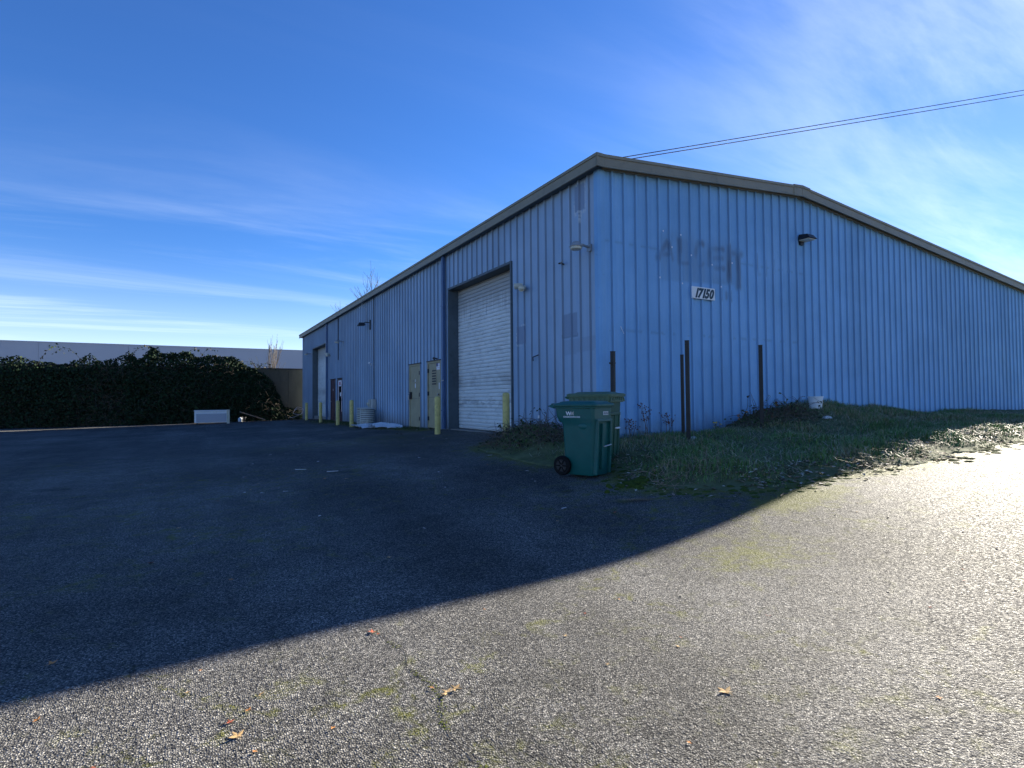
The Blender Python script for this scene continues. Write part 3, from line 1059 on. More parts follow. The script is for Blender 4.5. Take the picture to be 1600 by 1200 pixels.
def steel_door(y0, y1, ztop, zb, mat, hinge_high_y, name='steel_door'):
    d = bpy.data.objects.new(name, None)
    COL.objects.link(d)
    d.parent = wh
    fr = .055
    MB().box((-.042, y0, zb), (.06, y0 + fr, ztop)).build('frame', mat, d)
    MB().box((-.042, y1 - fr, zb), (.06, y1, ztop)).build('frame', mat, d)
    MB().box((-.042, y0 + fr, ztop - fr), (.06, y1 - fr, ztop)).build('frame', mat, d)
    MB().box((-.065, y0 - .03, ztop), (.02, y1 + .03, ztop + .028)).build('drip_cap', M_black, d)
    lf = MB().box((-.018, y0 + fr + .004, zb + .02), (.03, y1 - fr - .004, ztop - fr - .004)).build('door_leaf', mat, d, bevel=.003)
    MB().box((-.022, y0 + fr + .01, zb + .985), (-.0175, y1 - fr - .01, zb + .992)).build('seam', M_jamb, d)
    yh = y1 - fr if hinge_high_y else y0 + fr
    for z in (.25, 1.05, 1.78):
        MB().box((-.05, yh - .03, zb + z), (-.015, yh + .03, zb + z + .13)).build('hinge', M_black, d)
    return d


d1 = steel_door(D1[0], D1[1], D1[3], -.05, M_tan, False)
MB().box((-.075, 10.28, .93), (-.018, 10.40, 1.17)).build('lock_case', M_black, d1, bevel=.008)
MB().tube([(-.09, 10.33, 1.12), (-.10, 10.44, 1.13)], .012).build('handle', M_steel, d1)
MB().box((-.10, 10.42, .90), (-.04, 10.50, 1.06)).build('padlock', M_steel, d1, bevel=.01)
mb = MB()
mb.lathe([(.0001, 0), (.045, 0.0), (.045, .004)], (-.0185, 0, 0), 'x', 20)
mb.v = [(-.022 + (v[0] + .0185) * -1, 9.92 + v[1], 1.38 + v[2] * 1.9) for v in mb.v]
mb.build('sticker', M_sticker_w, d1)
MB().box((-.0215, 9.90, 1.50), (-.018, 9.96, 1.60)).build('sticker', M_paper, d1)
MB().box((-.0215, 10.08, 1.52), (-.018, 10.20, 1.58)).build('sticker', M_trim, d1)

d2 = steel_door(D2[0], D2[1], D2[3], -.02, M_tan, True)
lv = MB().box((-.026, 8.03, 1.34), (-.018, 8.43, 1.88)).build('louvre_frame', M_tan, d2)
for i in range(6):
    z = 1.37 + i * .083
    MB().hexa([(-.030, 8.07, z), (-.022, 8.07, z), (-.022, 8.39, z), (-.030, 8.39, z), (-.030, 8.07, z + .045), (-.022, 8.07, z + .045), (-.022, 8.39, z + .045), (-.030, 8.39, z + .045)]).build('louvre_slot', M_black, d2)
fl = MB().box((-.022, 7.76, 1.82), (-.0185, 8.04, 2.03)).build('flag_sticker', M_sticker_w, d2)
for i in range(4):
    MB().box((-.0235, 7.76, 1.822 + i * .06), (-.022, 8.04 if i < 2 else 7.90, 1.822 + i * .06 + .03)).build('stripe', M_poster, fl)
MB().box((-.0238, 7.91, 1.93), (-.022, 8.04, 2.03)).build('canton', M_sticker_b, fl)
MB().box((-.0215, 7.79, 1.22), (-.018, 7.85, 1.42)).build('sticker', M_sticker_w, d2)
mb = MB()
mb.lathe([(.008, 0), (.02, .01), (.034, .035), (.03, .06), (.001, .066)], (0, 0, 0), 'x', 14)
mb.v = [(-.018 - v[0], 7.83 + v[1], 1.06 + v[2]) for v in mb.v]
mb.build('handle', M_steel, d2, smooth=True)
MB().tube([(-.03, 8.15, 2.14), (-.10, 8.12, 2.19), (-.13, 8.0, 2.2), (-.05, 7.9, 2.16)], .02).build('door_closer', M_black, d2)

b1 = steel_door(B1[0], B1[1], B1[3], -.16, M_maroon, False, 'maroon_door')
mb = MB()
mb.lathe([(.008, 0), (.02, .01), (.034, .035), (.03, .06), (.001, .066)], (0, 0, 0), 'x', 14)
mb.v = [(-.018 - v[0], 23.02 + v[1], .85 + v[2]) for v in mb.v]
mb.build('handle', M_steel, b1, smooth=True)
MB().box((-.024, 22.55, 1.42), (-.018, 22.65, 1.52)).build('sticker', M_poster, b1)
b2 = steel_door(B2[0], B2[1], B2[3], -.18, M_maroon, False, 'glazed_door')
MB().box((-.024, 20.72, .45), (-.0175, 21.27, 1.62)).build('glass', M_glassdark, b2)
MB().box((-.027, 21.29, .33), (-.018, 21.44, 1.93)).build('poster_strip', M_poster, b2)
MB().box((-.027, 20.55, .33), (-.018, 20.71, 1.93)).build('poster_strip', M_poster, b2)
MB().box((-.028, 20.72, 1.63), (-.018, 21.28, 1.93)).build('poster', M_sticker_w, b2)
MB().box((-.030, 20.86, 1.68), (-.028, 21.14, 1.86)).build('poster_mark', M_sticker_r, b2)
MB().box((-.028, 20.80, 1.12), (-.024, 21.02, 1.30)).build('sticker', M_sticker_w, b2)


def downspout(yc, label=None):
    d = MB().box((-.135, yc - .055, h1(-.1, yc) + .03), (-.045, yc + .055, 5.215)).build('downspout', M_pipe, wh, bevel=.012)
    for z in (.55, 1.45, 3.7):
        MB().box((-.139, yc - .095, z), (-.135, yc + .095, z + .035)).build('strap', M_pipe if z != 1.45 else M_steel, d)
    return d


downspout(7.30)
downspout(23.92)
# thin conduits that run down the long wall
MB().tube([(-.06, 14.76, 5.2), (-.06, 14.76, .8)], .022).build('conduit', M_black, wh)
MB().tube([(-.05, 21.30, 5.2), (-.05, 21.30, 3.0)], .014).build('conduit', M_black, wh)
MB().tube([(-.19, 16.25, 5.3), (-.16, 16.2, 5.0), (-.06, 15.95, 4.9), (-.055, 15.8, 4.25)], .012).build('conduit', M_steel, wh)
# bullet sized holes and screws seen near the near corner
for yy, zz in ((2.53, .36), (2.42, .31)):
    MB().box((-.004, yy - .022, zz - .035), (-.001, yy + .022, zz + .04)).build('hole', M_black, wh)
for x, z in ((1.62, 4.28), (1.86, 3.98), (2.12, 4.27), (2.42, 3.88), (3.05, 3.75), (3.70, 3.86), (1.51, 3.32), (2.14, 3.26), (3.33, 3.30)):
    MB().box((x - .012, -.046, z - .016), (x + .012, -.034, z + .016)).build('screw_cap', M_sticker_w, wh)
MB().tube([(.455, -.045, 2.27), (.53, -.05, 2.13)], .006, 5).build('scratch_strip', M_sticker_w, wh)
MB().tube([(-.02, 2.36, 1.75), (-.09, 2.26, 1.82), (-.05, 2.10, 1.86)], .012, 6).build('bracket', M_black, wh)
MB().box((-.05, 2.08, .47), (-.034, 2.14, .53)).build('screw_cap', M_sticker_w, wh)

# ------------------------------------------------------------------ things fixed to the walls
sg = thing('number_sign', 'white board with dark hand painted street number on the blue gable wall', 'sign', (2.745, -.05, 3.10))
MB().box((-.35, -.012, -.125), (.35, .008, .128)).build('board', M_white, sg, bevel=.003)
xx = -.285
for ch, w in zip('17150', (.098, .118, .098, .130, .13)):
    text_part('numeral', ch, M_ink, sg, .265, (xx, -.0135, -.092), (1, 0, 0), (0, 0, 1), .002, .36, .055, .92)
    xx += w


def barn_lamp(loc, label):
    L = thing('wall_lamp', label, 'wall lamp', loc, 0, 'dusk lamps along the long wall')
    MB().box((-.012 - .034, -.07, -.06), (.0, .07, .10)).build('mounting_plate', M_lamp, L)
    MB().tube([(-.03, 0, .03), (-.22, 0.0, .07), (-.36, 0.0, .06)], .028, 10).build('arm', M_lamp, L, smooth=True)
    MB().lathe([(.04, .115), (.075, .11), (.095, .085), (.10, .05), (.135, .03), (.15, .012), (.15, .0), (.142, .0)], (-.40, 0, 0), 'z', 24).build('housing', M_lamp, L, smooth=True)
    L.scale = (.85, .85, .85)
    MB().lathe([(.128, .0), (.136, -.025), (.128, -.055), (.09, -.072), (.03, -.076)], (-.40, 0, 0), 'z', 24).build('lens', M_lens, L, smooth=True)
    return L


la = barn_lamp((0, .28, 3.78), 'wall lamp with cloudy drum lens nearest the gable corner')
dup(la, (0, 20.3, 3.83), 0, 'small wall lamp high above the maroon doors')
dup(la, (0, 28.85, 3.85), 0, 'farthest wall lamp, left of the far roller door')


def twin_flood(loc, label):
    L = thing('flood_light', label, 'floodlight', loc, 0, 'twin cream floodlights beside the roller doors')
    mb = MB().lathe([(.06, 0), (.06, .03), (.045, .04)], (0, 0, 0), 'x', 18)
    mb.v = [(-v[0] - .01, v[1], v[2]) for v in mb.v]
    mb.build('base', M_cream, L, smooth=True)
    for s_, dz_ in ((-1, -.03), (1, .05)):
        hd = MB().lathe([(.03, -.06), (.05, .0), (.072, .10), (.075, .13)], (0, 0, 0), 'x', 18)
        rot = Matrix.Rotation(R(-150 * s_ if False else 0), 4, 'Z')
        dirv = Vector((-.75, .55 * s_, -.25 + dz_)).normalized()
        qm = Vector((1, 0, 0)).rotation_difference(dirv).to_matrix()
        base = Vector((-.09, .07 * s_, .02 + dz_))
        hd.v = [tuple(qm @ Vector(v) + base) for v in hd.v]
        h_ = hd.build('lamp_head', M_cream, L, smooth=True)
        ln = MB().lathe([(.066, .131), (.05, .145), (.001, .15)], (0, 0, 0), 'x', 18)
        ln.v = [tuple(qm @ Vector(v) + base) for v in ln.v]
        ln.build('lens', M_lens, h_, smooth=True)
    return L


fl1 = twin_flood((-.03, 2.66, 3.44), 'cream twin floodlight right of the near roller door')
dup(fl1, (-.03, 23.43, 3.42), 0, 'cream twin floodlight right of the far roller door')

L = thing('flood_light', 'dark floodlight on a bracket high on the wall under the hanging cable', 'floodlight', (0, 15.45, 4.12))
MB().box((-.05, -.05, -.20), (-.0, .05, .22)).build('bracket', M_black, L)
MB().tube([(-.04, 0, .1), (-.2, .1, .12), (-.28, .16, .06)], .022, 8).build('arm', M_black, L)
MB().hexa([(-.52, .08, -.04), (-.22, .0, -.02), (-.20, .30, -.02), (-.50, .38, -.04), (-.46, .10, .10), (-.24, .06, .10), (-.22, .26, .10), (-.44, .32, .10)]).build('lamp_head', M_black, L, bevel=.01)

L = thing('security_light', 'small white fitting on the blue wall above the grey meter boxes', 'wall light', (0, 15.25, 2.42))
MB().box((-.06, -.05, -.05), (-.0, .05, .05)).build('base', M_white, L, bevel=.01)
MB().tube([(-.05, 0, 0), (-.15, -.08, .05)], [.03, .045], 10).build('lamp_head', M_white, L, smooth=True)

L = thing('wall_light', 'dark wall light under the roof ridge on the gable', 'wall light', (6.27, 0, 4.72))
MB().box((-.06, -.05, -.12), (.06, -.0, .12)).build('mounting_plate', M_black, L)
MB().hexa([(-.16, -.34, -.02), (.16, -.34, -.02), (.16, -.04, -.02), (-.16, -.04, -.02), (-.12, -.26, .09), (.12, -.26, .09), (.12, -.04, .12), (-.12, -.04, .12)]).build('hood', M_black, L, bevel=.008)
MB().box((-.13, -.30, -.045), (.13, -.06, -.02)).build('lens', M_lens, L)

L = thing('pipe_stub', 'short rusty pipe stub sticking out of the wall left of the corner lamp', 'pipe stub', (0, 1.14, 3.67))
MB().tube([(0, .02, 0), (-.08, .02, .02), (-.16, -.03, -.01)], .016, 8).build('pipe', M_post, L)
MB().tube([(-.10, -.02, .0), (-.13, -.12, .025)], .02, 8).build('valve', M_steel, L)

L = thing('meter_box', 'grey electrical meter boxes low on the blue wall beside white condensers', 'meter box', (0, 14.78, .0))
MB().box((-.20, .16, .46), (-.034, .42, .92)).build('cabinet', M_grey, L, bevel=.01)
MB().box((-.17, -.22, .50), (-.034, .10, .94)).build('cabinet', M_grey, L, bevel=.01)
mb = MB().lathe([(.075, 0), (.075, .05), (.05, .075), (.001, .08)], (0, 0, 0), 'x', 16)
mb.v = [(-.20 - v[0], .29 + v[1], .74 + v[2]) for v in mb.v]
mb.build('meter', M_lens, L, smooth=True)
MB().tube([(-.11, .28, .47), (-.11, .28, .12)], .045, 10).build('conduit', M_white, L)
MB().tube([(-.10, -.06, .51), (-.10, -.06, -.12)], .03, 10).build('conduit', M_black, L)

# ------------------------------------------------------------------ bollards and posts
BO = [(-.85, 5.96, 1.03, 'yellow bollard in front of the louvred tan door'),
      (-.75, 2.32, 1.07, 'yellow bollard right of centre before the near roller door'),
      (-1.15, 14.10, 1.08, 'nearer yellow bollard left of the white condensers'),
      (-1.10, 16.70, 1.08, 'yellow bollard in front of the maroon doors'),
      (-.85, 21.70, 1.05, 'yellow bollard in front of the far roller door'),
      (-.85, 25.75, 1.03, 'farthest yellow bollard, left of the far roller door')]
bol = None
for x, y, hgt, lab in BO:
    z = h1(x, y)
    if bol is None:
        bol = thing('bollard', lab, 'bollard', (x, y, z), 0, 'yellow bollards along the long wall')
        MB().lathe([(.078, -.1), (.078, .99)], (0, 0, 0), 'z', 20).build('pipe', M_yellow, bol, smooth=True)
        MB().lathe([(.078, .99), (.074, 1.015), (.05, 1.04), (.001, 1.05)], (0, 0, 0), 'z', 20).build('cap', M_yellow, bol, smooth=True)
        bol.scale = (1, 1, hgt / 1.05)
    else:
        dup(bol, (x, y, z), random.uniform(0, 6), lab, None, (1, 1, hgt / 1.05))

PO = [(-.02, -.35, 1.74, .034, 'dark steel post with a collar standing behind the bins'), (1.43, -.66, 1.70, .026, 'shorter thin dark post left of the taller one'),
      (.98, -1.20, 1.90, .034, 'tall dark post right of the shorter one'), (3.42, -.90, 1.94, .036, 'dark post standing alone at the right in the rough grass')]
for i, (x, y, top, w, lab) in enumerate(PO):
    z = s1(x, y)
    p = thing('fence_post', lab, 'post', (x, y, z), R(20 + i * 7), 'dark steel posts in the grass by the gable')
    hh = top - z
    lean = (.012, -.006, .0, -.02)[i]
    mb = MB()
    o, q = w, w * .72
    # channel section with a hollow side
    sec = [(-o, -o), (o, -o), (o, o), (q, o), (q, -q), (-q, -q), (-q, o), (-o, o)]
    n = len(sec)
    mb.add([(a, b, -.3) for a, b in sec] + [(a + lean * hh, b, hh) for a, b in sec],
           [(k, (k + 1) % n, n + (k + 1) % n, n + k) for k in range(n)] + [tuple(range(n)), tuple(range(n, 2 * n))])
    mb.build('channel', M_post, p)
    MB().hexa([(-o * 1.08 + lean * hh, -o * 1.08, hh), (o * 1.08 + lean * hh, -o * 1.08, hh), (o * 1.08 + lean * hh, o * 1.08, hh), (-o * 1.08 + lean * hh, o * 1.08, hh)] +
              [(-o * 1.08 + lean * hh, -o * 1.08, hh + .012), (o * 1.08 + lean * hh, -o * 1.08, hh + .012), (o * 1.08 + lean * hh, o * 1.08, hh + .012), (-o * 1.08 + lean * hh, o * 1.08, hh + .012)]).build('cap', M_post, p)
    if i == 0:
        MB().box((-o * 1.3, -o * 1.3, hh - .22), (o * 1.3, o * 1.3, hh - .19)).build('collar', M_post, p)
        MB().tube([(-.09, 0, hh - .205), (.09, 0, hh - .205)], .012, 6).build('bolt', M_post, p)


# ------------------------------------------------------------------ wheeled bins (local: front faces -y, wheels at +y)
def rrect(w, d, r_, n=5, y0=0.0):
    pts = []
    for cx, cy, a0 in ((w / 2 - r_, d / 2 - r_, 0), (-w / 2 + r_, d / 2 - r_, 90), (-w / 2 + r_, -d / 2 + r_, 180), (w / 2 - r_, -d / 2 + r_, 270)):
        for k in range(n + 1):
            t_ = R(a0 + 90 * k / n)
            pts.append((cx + r_ * math.cos(t_), cy + r_ * math.sin(t_) + y0))
    return pts


def loft(rings, cap0=True, cap1=True):
    mb = MB()
    n = len(rings[0][0])
    vs = [(x, y, z) for ring, z in rings for x, y in ring]
    fs = []
    for i in range(len(rings) - 1):
        for k in range(n):
            fs.append((i * n + k, i * n + (k + 1) % n, (i + 1) * n + (k + 1) % n, (i + 1) * n + k))
    if cap0:
        fs.append(tuple(range(n - 1, -1, -1)))
    if cap1:
        fs.append(tuple((len(rings) - 1) * n + k for k in range(n)))
    return mb.add(vs, fs)


def wheel_bin(label, loc, rotz, mb_mat, lid_mat, first):
    B = thing('wheeled_bin', label, 'wheeled bin', loc, rotz, 'wheeled bins at the warehouse corner')
    # the tub: narrow foot, straight body, the back swelling out under the handle
    rg = [(rrect(.43, .46, .05, 5, -.01), .015), (rrect(.45, .475, .055, 5, -.01), .05), (rrect(.475, .50, .055, 5, -.012), .40), (rrect(.50, .525, .055, 5, -.014), .68),
          (rrect(.505, .535, .055, 5, -.012), .735), (rrect(.53, .60, .055, 5, .018), .79), (rrect(.535, .625, .055, 5, .03), .83), (rrect(.545, .645, .055, 5, .035), .965)]
    body = loft(rg).build('tub', mb_mat, B, smooth=True)
    # rolled rim
    loft([(rrect(.555, .655, .06, 5, .035), .955), (rrect(.585, .685, .07, 5, .035), .958), (rrect(.59, .69, .07, 5, .035), .985), (rrect(.57, .67, .07, 5, .035), .995)]).build('rim', mb_mat, B, smooth=True)
    # lid: overhanging skirt, crowned top with a raised field
    if first:
        loft([(rrect(.60, .705, .075, 5, .03), .978), (rrect(.62, .725, .08, 5, .03), .985), (rrect(.622, .727, .08, 5, .03), 1.005), (rrect(.59, .69, .08, 5, .03), 1.022),
              (rrect(.50, .60, .08, 5, .03), 1.032), (rrect(.47, .56, .07, 5, .02), 1.048), (rrect(.30, .40, .06, 5, .02), 1.056)]).build('lid', lid_mat, B, smooth=True)
    else:
        loft([(rrect(.60, .70, .05, 5, .03), .905), (rrect(.61, .71, .05, 5, .03), .99), (rrect(.66, .76, .055, 5, .03), .992), (rrect(.665, .765, .055, 5, .03), 1.03), (rrect(.62, .72, .06, 5, .03), 1.045),
              (rrect(.40, .60, .06, 5, .03), 1.052), (rrect(.34, .54, .06, 5, .03), 1.068), (rrect(.22, .40, .05, 5, .03), 1.072)]).build('lid', lid_mat, B, smooth=True)
        for k in range(7):         # zig-zag stiffeners under the lid rim
            x = -.26 + k * .087
            MB().extrude([(x - .04, .915), (x + .04, .915), (x, .985)], 'y', -.337, -.322).build('stiffener', lid_mat, B)
        for k in range(7):
            yv = -.23 + k * .087
            MB().extrude([(yv - .04, .915), (yv + .04, .915), (yv, .985)], 'x', -.318, -.302).build('stiffener', lid_mat, B)
    # hinge lugs and handle at the back
    for s_ in (-.21, -.07, .07, .21):
        MB().tube([(s_ - .045, .405, 1.0), (s_ + .045, .405, 1.0)], .024, 10).build('hinge', lid_mat, B, smooth=True)
    MB().tube([(-.27, .36, .965), (-.27, .43, .985), (.27, .43, .985), (.27, .36, .965)], .018, 10).build('handle', mb_mat, B, smooth=True)
    # wheels
    for s_ in (-1, 1):
        w = MB().lathe([(.09, -.028), (.128, -.03), (.138, -.02), (.138, .02), (.128, .03), (.09, .028)], (s_ * .262, .235, .138), 'x', 28).build('wheel', M_rubber, B, smooth=True)
        MB().lathe([(.088, -.034), (.085, .034)], (s_ * .262, .235, .138), 'x', 10).build('hub', M_black, w, smooth=False)
        for k in range(6):
            t_ = k * PI / 3
            c, sn = math.cos(t_), math.sin(t_)
            MB().tube([(s_ * .298, .235 + .02 * c, .138 + .02 * sn), (s_ * .298, .235 + .085 * c, .138 + .085 * sn)], .009, 6).build('spoke', M_rubber, w)
    MB().tube([(-.27, .235, .138), (.27, .235, .138)], .014, 8).build('axle', M_steel, B)
    # recess in the front with its grab bar
    yf = -.273
    if first:
        for nm, a_, b_ in (('recess', (-.02, -.2700, .20), (.165, -.262, .72)),):
            pass
        # raised frame round the recess, dark shadow comes from its depth
        MB().hexa([(-.06, -.292, .10), (-.02, -.292, .10), (-.02, -.22, .10), (-.06, -.22, .10), (-.06, -.318, .74), (-.02, -.318, .74), (-.02, -.22, .74), (-.06, -.22, .74)]).build('front_rib', mb_mat, B, bevel=.008)
        MB().hexa([(.165, -.290, .03), (.205, -.290, .03), (.205, -.22, .03), (.165, -.22, .03), (.165, -.318, .78), (.205, -.318, .78), (.205, -.22, .78), (.165, -.22, .78)]).build('front_rib', mb_mat, B, bevel=.008)
        MB().hexa([(-.205, -.290, .03), (-.165, -.290, .03), (-.165, -.22, .03), (-.205, -.22, .03), (-.205, -.318, .80), (-.165, -.318, .80), (-.165, -.22, .80), (-.205, -.22, .80)]).build('front_rib', mb_mat, B, bevel=.008)
        MB().box((-.205, -.322, .76), (.205, -.24, .80)).build('front_rib', mb_mat, B, bevel=.01)
        MB().tube([(-.03, -.312, .415), (.175, -.314, .43)], .010, 8).build('grab_bar', M_steel, B, smooth=True)
        # side dimple
        mbd = MB().lathe([(.001, 0.004), (.055, .002), (.07, -.004)], (0, 0, 0), 'x', 20)
        mbd.v = [(-.2555 - v[0], -.10 + v[1], .70 + v[2] * .6) for v in mbd.v]
        mbd.build('dimple', M_rubber if False else mb_mat, B, smooth=True)
        # white lettering on the left flank, number plate on the front
        text_part('lettering', 'W', M_sticker_w, B, .075, (-.2715, .16, .855), (0, -1, 0), (0, 0, 1), .002, 0, .03, 1.1)
        text_part('lettering', 'M', M_steel, B, .075, (-.2715, .085, .855), (0, -1, 0), (0, 0, 1), .002, 0, .03, .95)
        MB().box((-.2745, -.07, .822), (-.2715, .20, .842)).build('underline', M_sticker_w, B)
        text_part('lettering', 'WASTE MANAGEMENT', M_bin, B, .022, (-.2750, .195, .8245), (0, -1, 0), (0, 0, 1), .0012, 0, .01, 1.15)
        MB().box((.0, -.2895, .855), (.145, -.2855, .905)).build('number_label', M_paper, B)
        text_part('lettering', '4050064', M_ink, B, .040, (.008, -.2899, .866), (1, 0, 0), (0, 0, 1), .0008, 0, .01, .95)
    else:
        MB().hexa([(-.02, -.262, .05), (.02, -.262, .05), (.02, -.22, .05), (-.02, -.22, .05), (-.02, -.292, .74), (.02, -.292, .74), (.02, -.22, .74), (-.02, -.22, .74)]).build('front_rib', mb_mat, B, bevel=.008)
        MB().hexa([(.15, -.262, .05), (.205, -.262, .05), (.205, -.22, .05), (.15, -.22, .05), (.15, -.292, .74), (.205, -.292, .74), (.205, -.22, .74), (.15, -.22, .74)]).build('front_rib', mb_mat, B, bevel=.008)
        MB().box((-.21, -.297, .70), (.21, -.24, .75)).build('front_rib', mb_mat, B, bevel=.01)
        MB().tube([(.0, -.292, .50), (.16, -.292, .50)], .015, 8).build('grab_bar', M_sticker_w, B, smooth=True)
        MB().tube([(.255, -.25, .78), (.29, -.25, .70), (.36, -.22, .585)], [.006, .009, .005], 6).build('strap', M_white, B)
    return B


dfx, dfy = .37, -.93
rz = math.atan2(.37, .93)          # local -y turned to (.37,-.93)
wheel_bin('dark teal bin with white lettering on its flank, nearest the camera', (-1.74, -1.78, h1(-1.75, -1.8) + .005), rz, M_bin, M_bin, True)
wheel_bin('olive green bin with a faded flat lid behind the teal bin', (-1.06, -1.22, s1(-1.0, -1.2) - .02), rz + R(6), M_bin2, M_lid2, False)

# ------------------------------------------------------------------ by the long wall: condensers, loose sheets


def condenser(label, loc, s):
    Cn = thing('condenser', label, 'condenser', loc, R(8), 'white round condensers by the long wall')
    MB().lathe([(.30, .03), (.30, .69)], (0, 0, 0), 'z', 28).build('core', M_black, Cn, smooth=True)
    MB().lathe([(.34, 0), (.34, .05), (.32, .06)], (0, 0, 0), 'z', 28).build('base', M_cond, Cn, smooth=True)
    for k in range(8):
        z = .075 + k * .075
        MB().lathe([(.305, z), (.34, z + .006), (.338, z + .045), (.305, z + .052)], (0, 0, 0), 'z', 28).build('louvre', M_cond, Cn, smooth=True)
    MB().lathe([(.325, .68), (.345, .685), (.345, .715), (.30, .73), (.05, .74)], (0, 0, 0), 'z', 28).build('top_cover', M_grey, Cn, smooth=True)
    Cn.scale = s
    return Cn


c1_ = condenser('larger white ribbed round condenser right of the bollard', (-.62, 13.75, h1(-.6, 13.7) + .01), (.84, .84, .96))
dup(c1_, (-.50, 14.75, h1(-.5, 14.8) + .01), R(20), 'white ribbed condenser half hidden behind the larger one', None, (.8, .8, .98))


def corr_sheet(label, loc, rotz, L_, W_, tilt):
    vs, fs = [], []
    n = 40
    nl = 5
    for i in range(n + 1):
        u = i / n
        for k in range(nl):
            x = -L_ / 2 + L_ * k / (nl - 1)
            zz = .055 * abs(math.sin(u * PI * 4)) + tilt * u + .02 * math.sin(k * 1.7 + u * 3)
            vs.append((x, -W_ / 2 + u * W_, zz + .04))
    N_ = len(vs)
    vs += [(x, y_, z_ - .004) for x, y_, z_ in vs]
    for i in range(n):
        for k in range(nl - 1):
            a_ = i * nl + k
            fs.append((a_, a_ + 1, a_ + nl + 1, a_ + nl))
            fs.append((N_ + a_, N_ + a_ + nl, N_ + a_ + nl + 1, N_ + a_ + 1))
    for i in range(n):
        for k in (0, nl - 1):
            a_ = i * nl + k
            fs.append((a_, a_ + nl, N_ + a_ + nl, N_ + a_))
    for k in range(nl - 1):
        for i in (0, n):
            a_ = i * nl + k
            fs.append((a_, N_ + a_, N_ + a_ + 1, a_ + 1))
    o = MB().add(vs, fs).build('corrugated_sheet', M_sheet, None)
    o.location = loc
    o.rotation_euler = (R(1), R(-1.5), rotz)
    return tag(o, label, 'metal sheet', 'white corrugated sheets by the long wall')


corr_sheet('white corrugated sheet lying nearest the bollard', (-.95, 12.75, h1(-.9, 12.7) + .0), R(4), .75, 1.35, .03)
corr_sheet('white corrugated sheet on top in the middle of the pile', (-.70, 11.75, h1(-.7, 11.8) + .05), R(-3), .70, 1.6, .02)
corr_sheet('white corrugated sheet lying closest to the tan doors', (-.42, 11.35, h1(-.4, 11.3) + .0), R(-6), .55, 1.35, .02)

# ------------------------------------------------------------------ far end: concrete wall, hedge, oddments
cw = thing('concrete_wall', 'tall stained concrete yard wall with dark coping, partly under vines', 'wall', (0, 32.6, -.4))
x = .35
while x > -34:
    x2 = x - 1.22
    MB().box((x2 + .006, 0, -.5), (x - .006, .22, 3.46 + random.uniform(-.004, .004))).build('panel', M_conc, cw)
    x = x2
MB().box((-34, -.03, 3.47), (.35, .25, 3.53)).build('coping', M_coping, cw)


def leaf_cloud(P, N_, size, colfn, drop=0.3):
    """two-triangle bent leaves at points P facing roughly N_"""
    n = len(P)
    d = N_ + rng.normal(0, .55, (n, 3))
    d /= np.linalg.norm(d, axis=1)[:, None] + 1e-9
    up = np.tile(np.array([0, 0, -1.0]), (n, 1)) + rng.normal(0, .6, (n, 3))
    a_ = up - (up * d).sum(1)[:, None] * d
    a_ /= np.linalg.norm(a_, axis=1)[:, None] + 1e-9
    b_ = np.cross(d, a_)
    s_ = (size * rng.uniform(.55, 1.3, n))[:, None]
    v0 = P
    v1 = P + a_ * s_ * .5 + b_ * s_ * .38 + d * s_ * .12
    v2 = P + a_ * s_ * 1.05 - d * s_ * .10
    v3 = P + a_ * s_ * .5 - b_ * s_ * .38 + d * s_ * .12
    V = np.stack([v0, v1, v2, v3], 1).reshape(-1, 3)
    b0 = np.arange(n) * 4
    Fc = np.concatenate([np.stack([b0, b0 + 1, b0 + 2], -1), np.stack([b0, b0 + 2, b0 + 3], -1)])
    Cc = np.repeat(colfn(n), 4, 0)
    return V, Fc, Cc


def cols(base, n, var=.35, alt=None, pa=0.0):
    c = np.array(base)[None] * rng.uniform(1 - var, 1 + var, (n, 1)) * rng.uniform(.92, 1.08, (n, 3))
    if alt is not None:
        k = rng.uniform(0, 1, n) < pa
        c[k] = np.array(alt)[None] * rng.uniform(.7, 1.3, (k.sum(), 1))
    return np.clip(c, 0, 1)


# bramble thicket over the wall: depth and height vary with x
def thicket_top(x):
    base = np.interp(x, [-34, -20, -12, -8, -5.2, -4.2, -3.4, -2.4, -1.9, -1.2, -.4, .1], [3.7, 4.1, 3.8, 4.25, 4.25, 4.05, 3.55, 3.40, 2.9, .95, .75, .3])
    return base


def thicket_out(x, z):
    w = np.interp(x, [-34, -8, -4, -2.2, -1.2, .1], [1.3, 1.3, 1.1, .8, .7, .4])
    zt = thicket_top(x)
    u = np.clip(z / zt, 0, 1)
    return w * (1 - .80 * u ** 1.1) * (.72 + .5 * vnoise(x, z, 1.1, 11) + .25 * vnoise(x, z, 2.7, 12))


hd = thing('bramble_thicket', 'dark bramble thicket smothering the concrete wall and spilling over its top', 'thicket', (0, 32.6, -.42))
n = 70000
X_ = np.where(rng.uniform(0, 1, n) < .5, rng.uniform(-10, .2, n), rng.uniform(-34, -10, n))
zt = thicket_top(X_) * (.86 + .24 * vnoise(X_, X_ * 0, 1.6, 4) + .16 * (vnoise(X_, X_ * 0, .45, 6) - .4))
Z_ = zt * rng.uniform(0, 1, n) ** .85
O_ = thicket_out(X_, Z_)
dep = rng.uniform(0, 1, n) ** .5
Yl = -O_ * dep
over = Z_ > 3.4
Yl = np.where(over, rng.uniform(-.65, .75, n) * np.clip((zt - Z_) * 1.6, .15, 1), Yl)
Pp = np.stack([X_, Yl, Z_], -1)
NN = np.tile(np.array([0, -.8, .45]), (n, 1))
V, Fc, Cc = leaf_cloud(Pp, NN, .135, lambda k: cols((.018, .034, .014), k, .5, (.03, .03, .015), .05))
npmesh('foliage', V, Fc, M_leaf, Cc, hd, kind='stuff')
mb = MB()
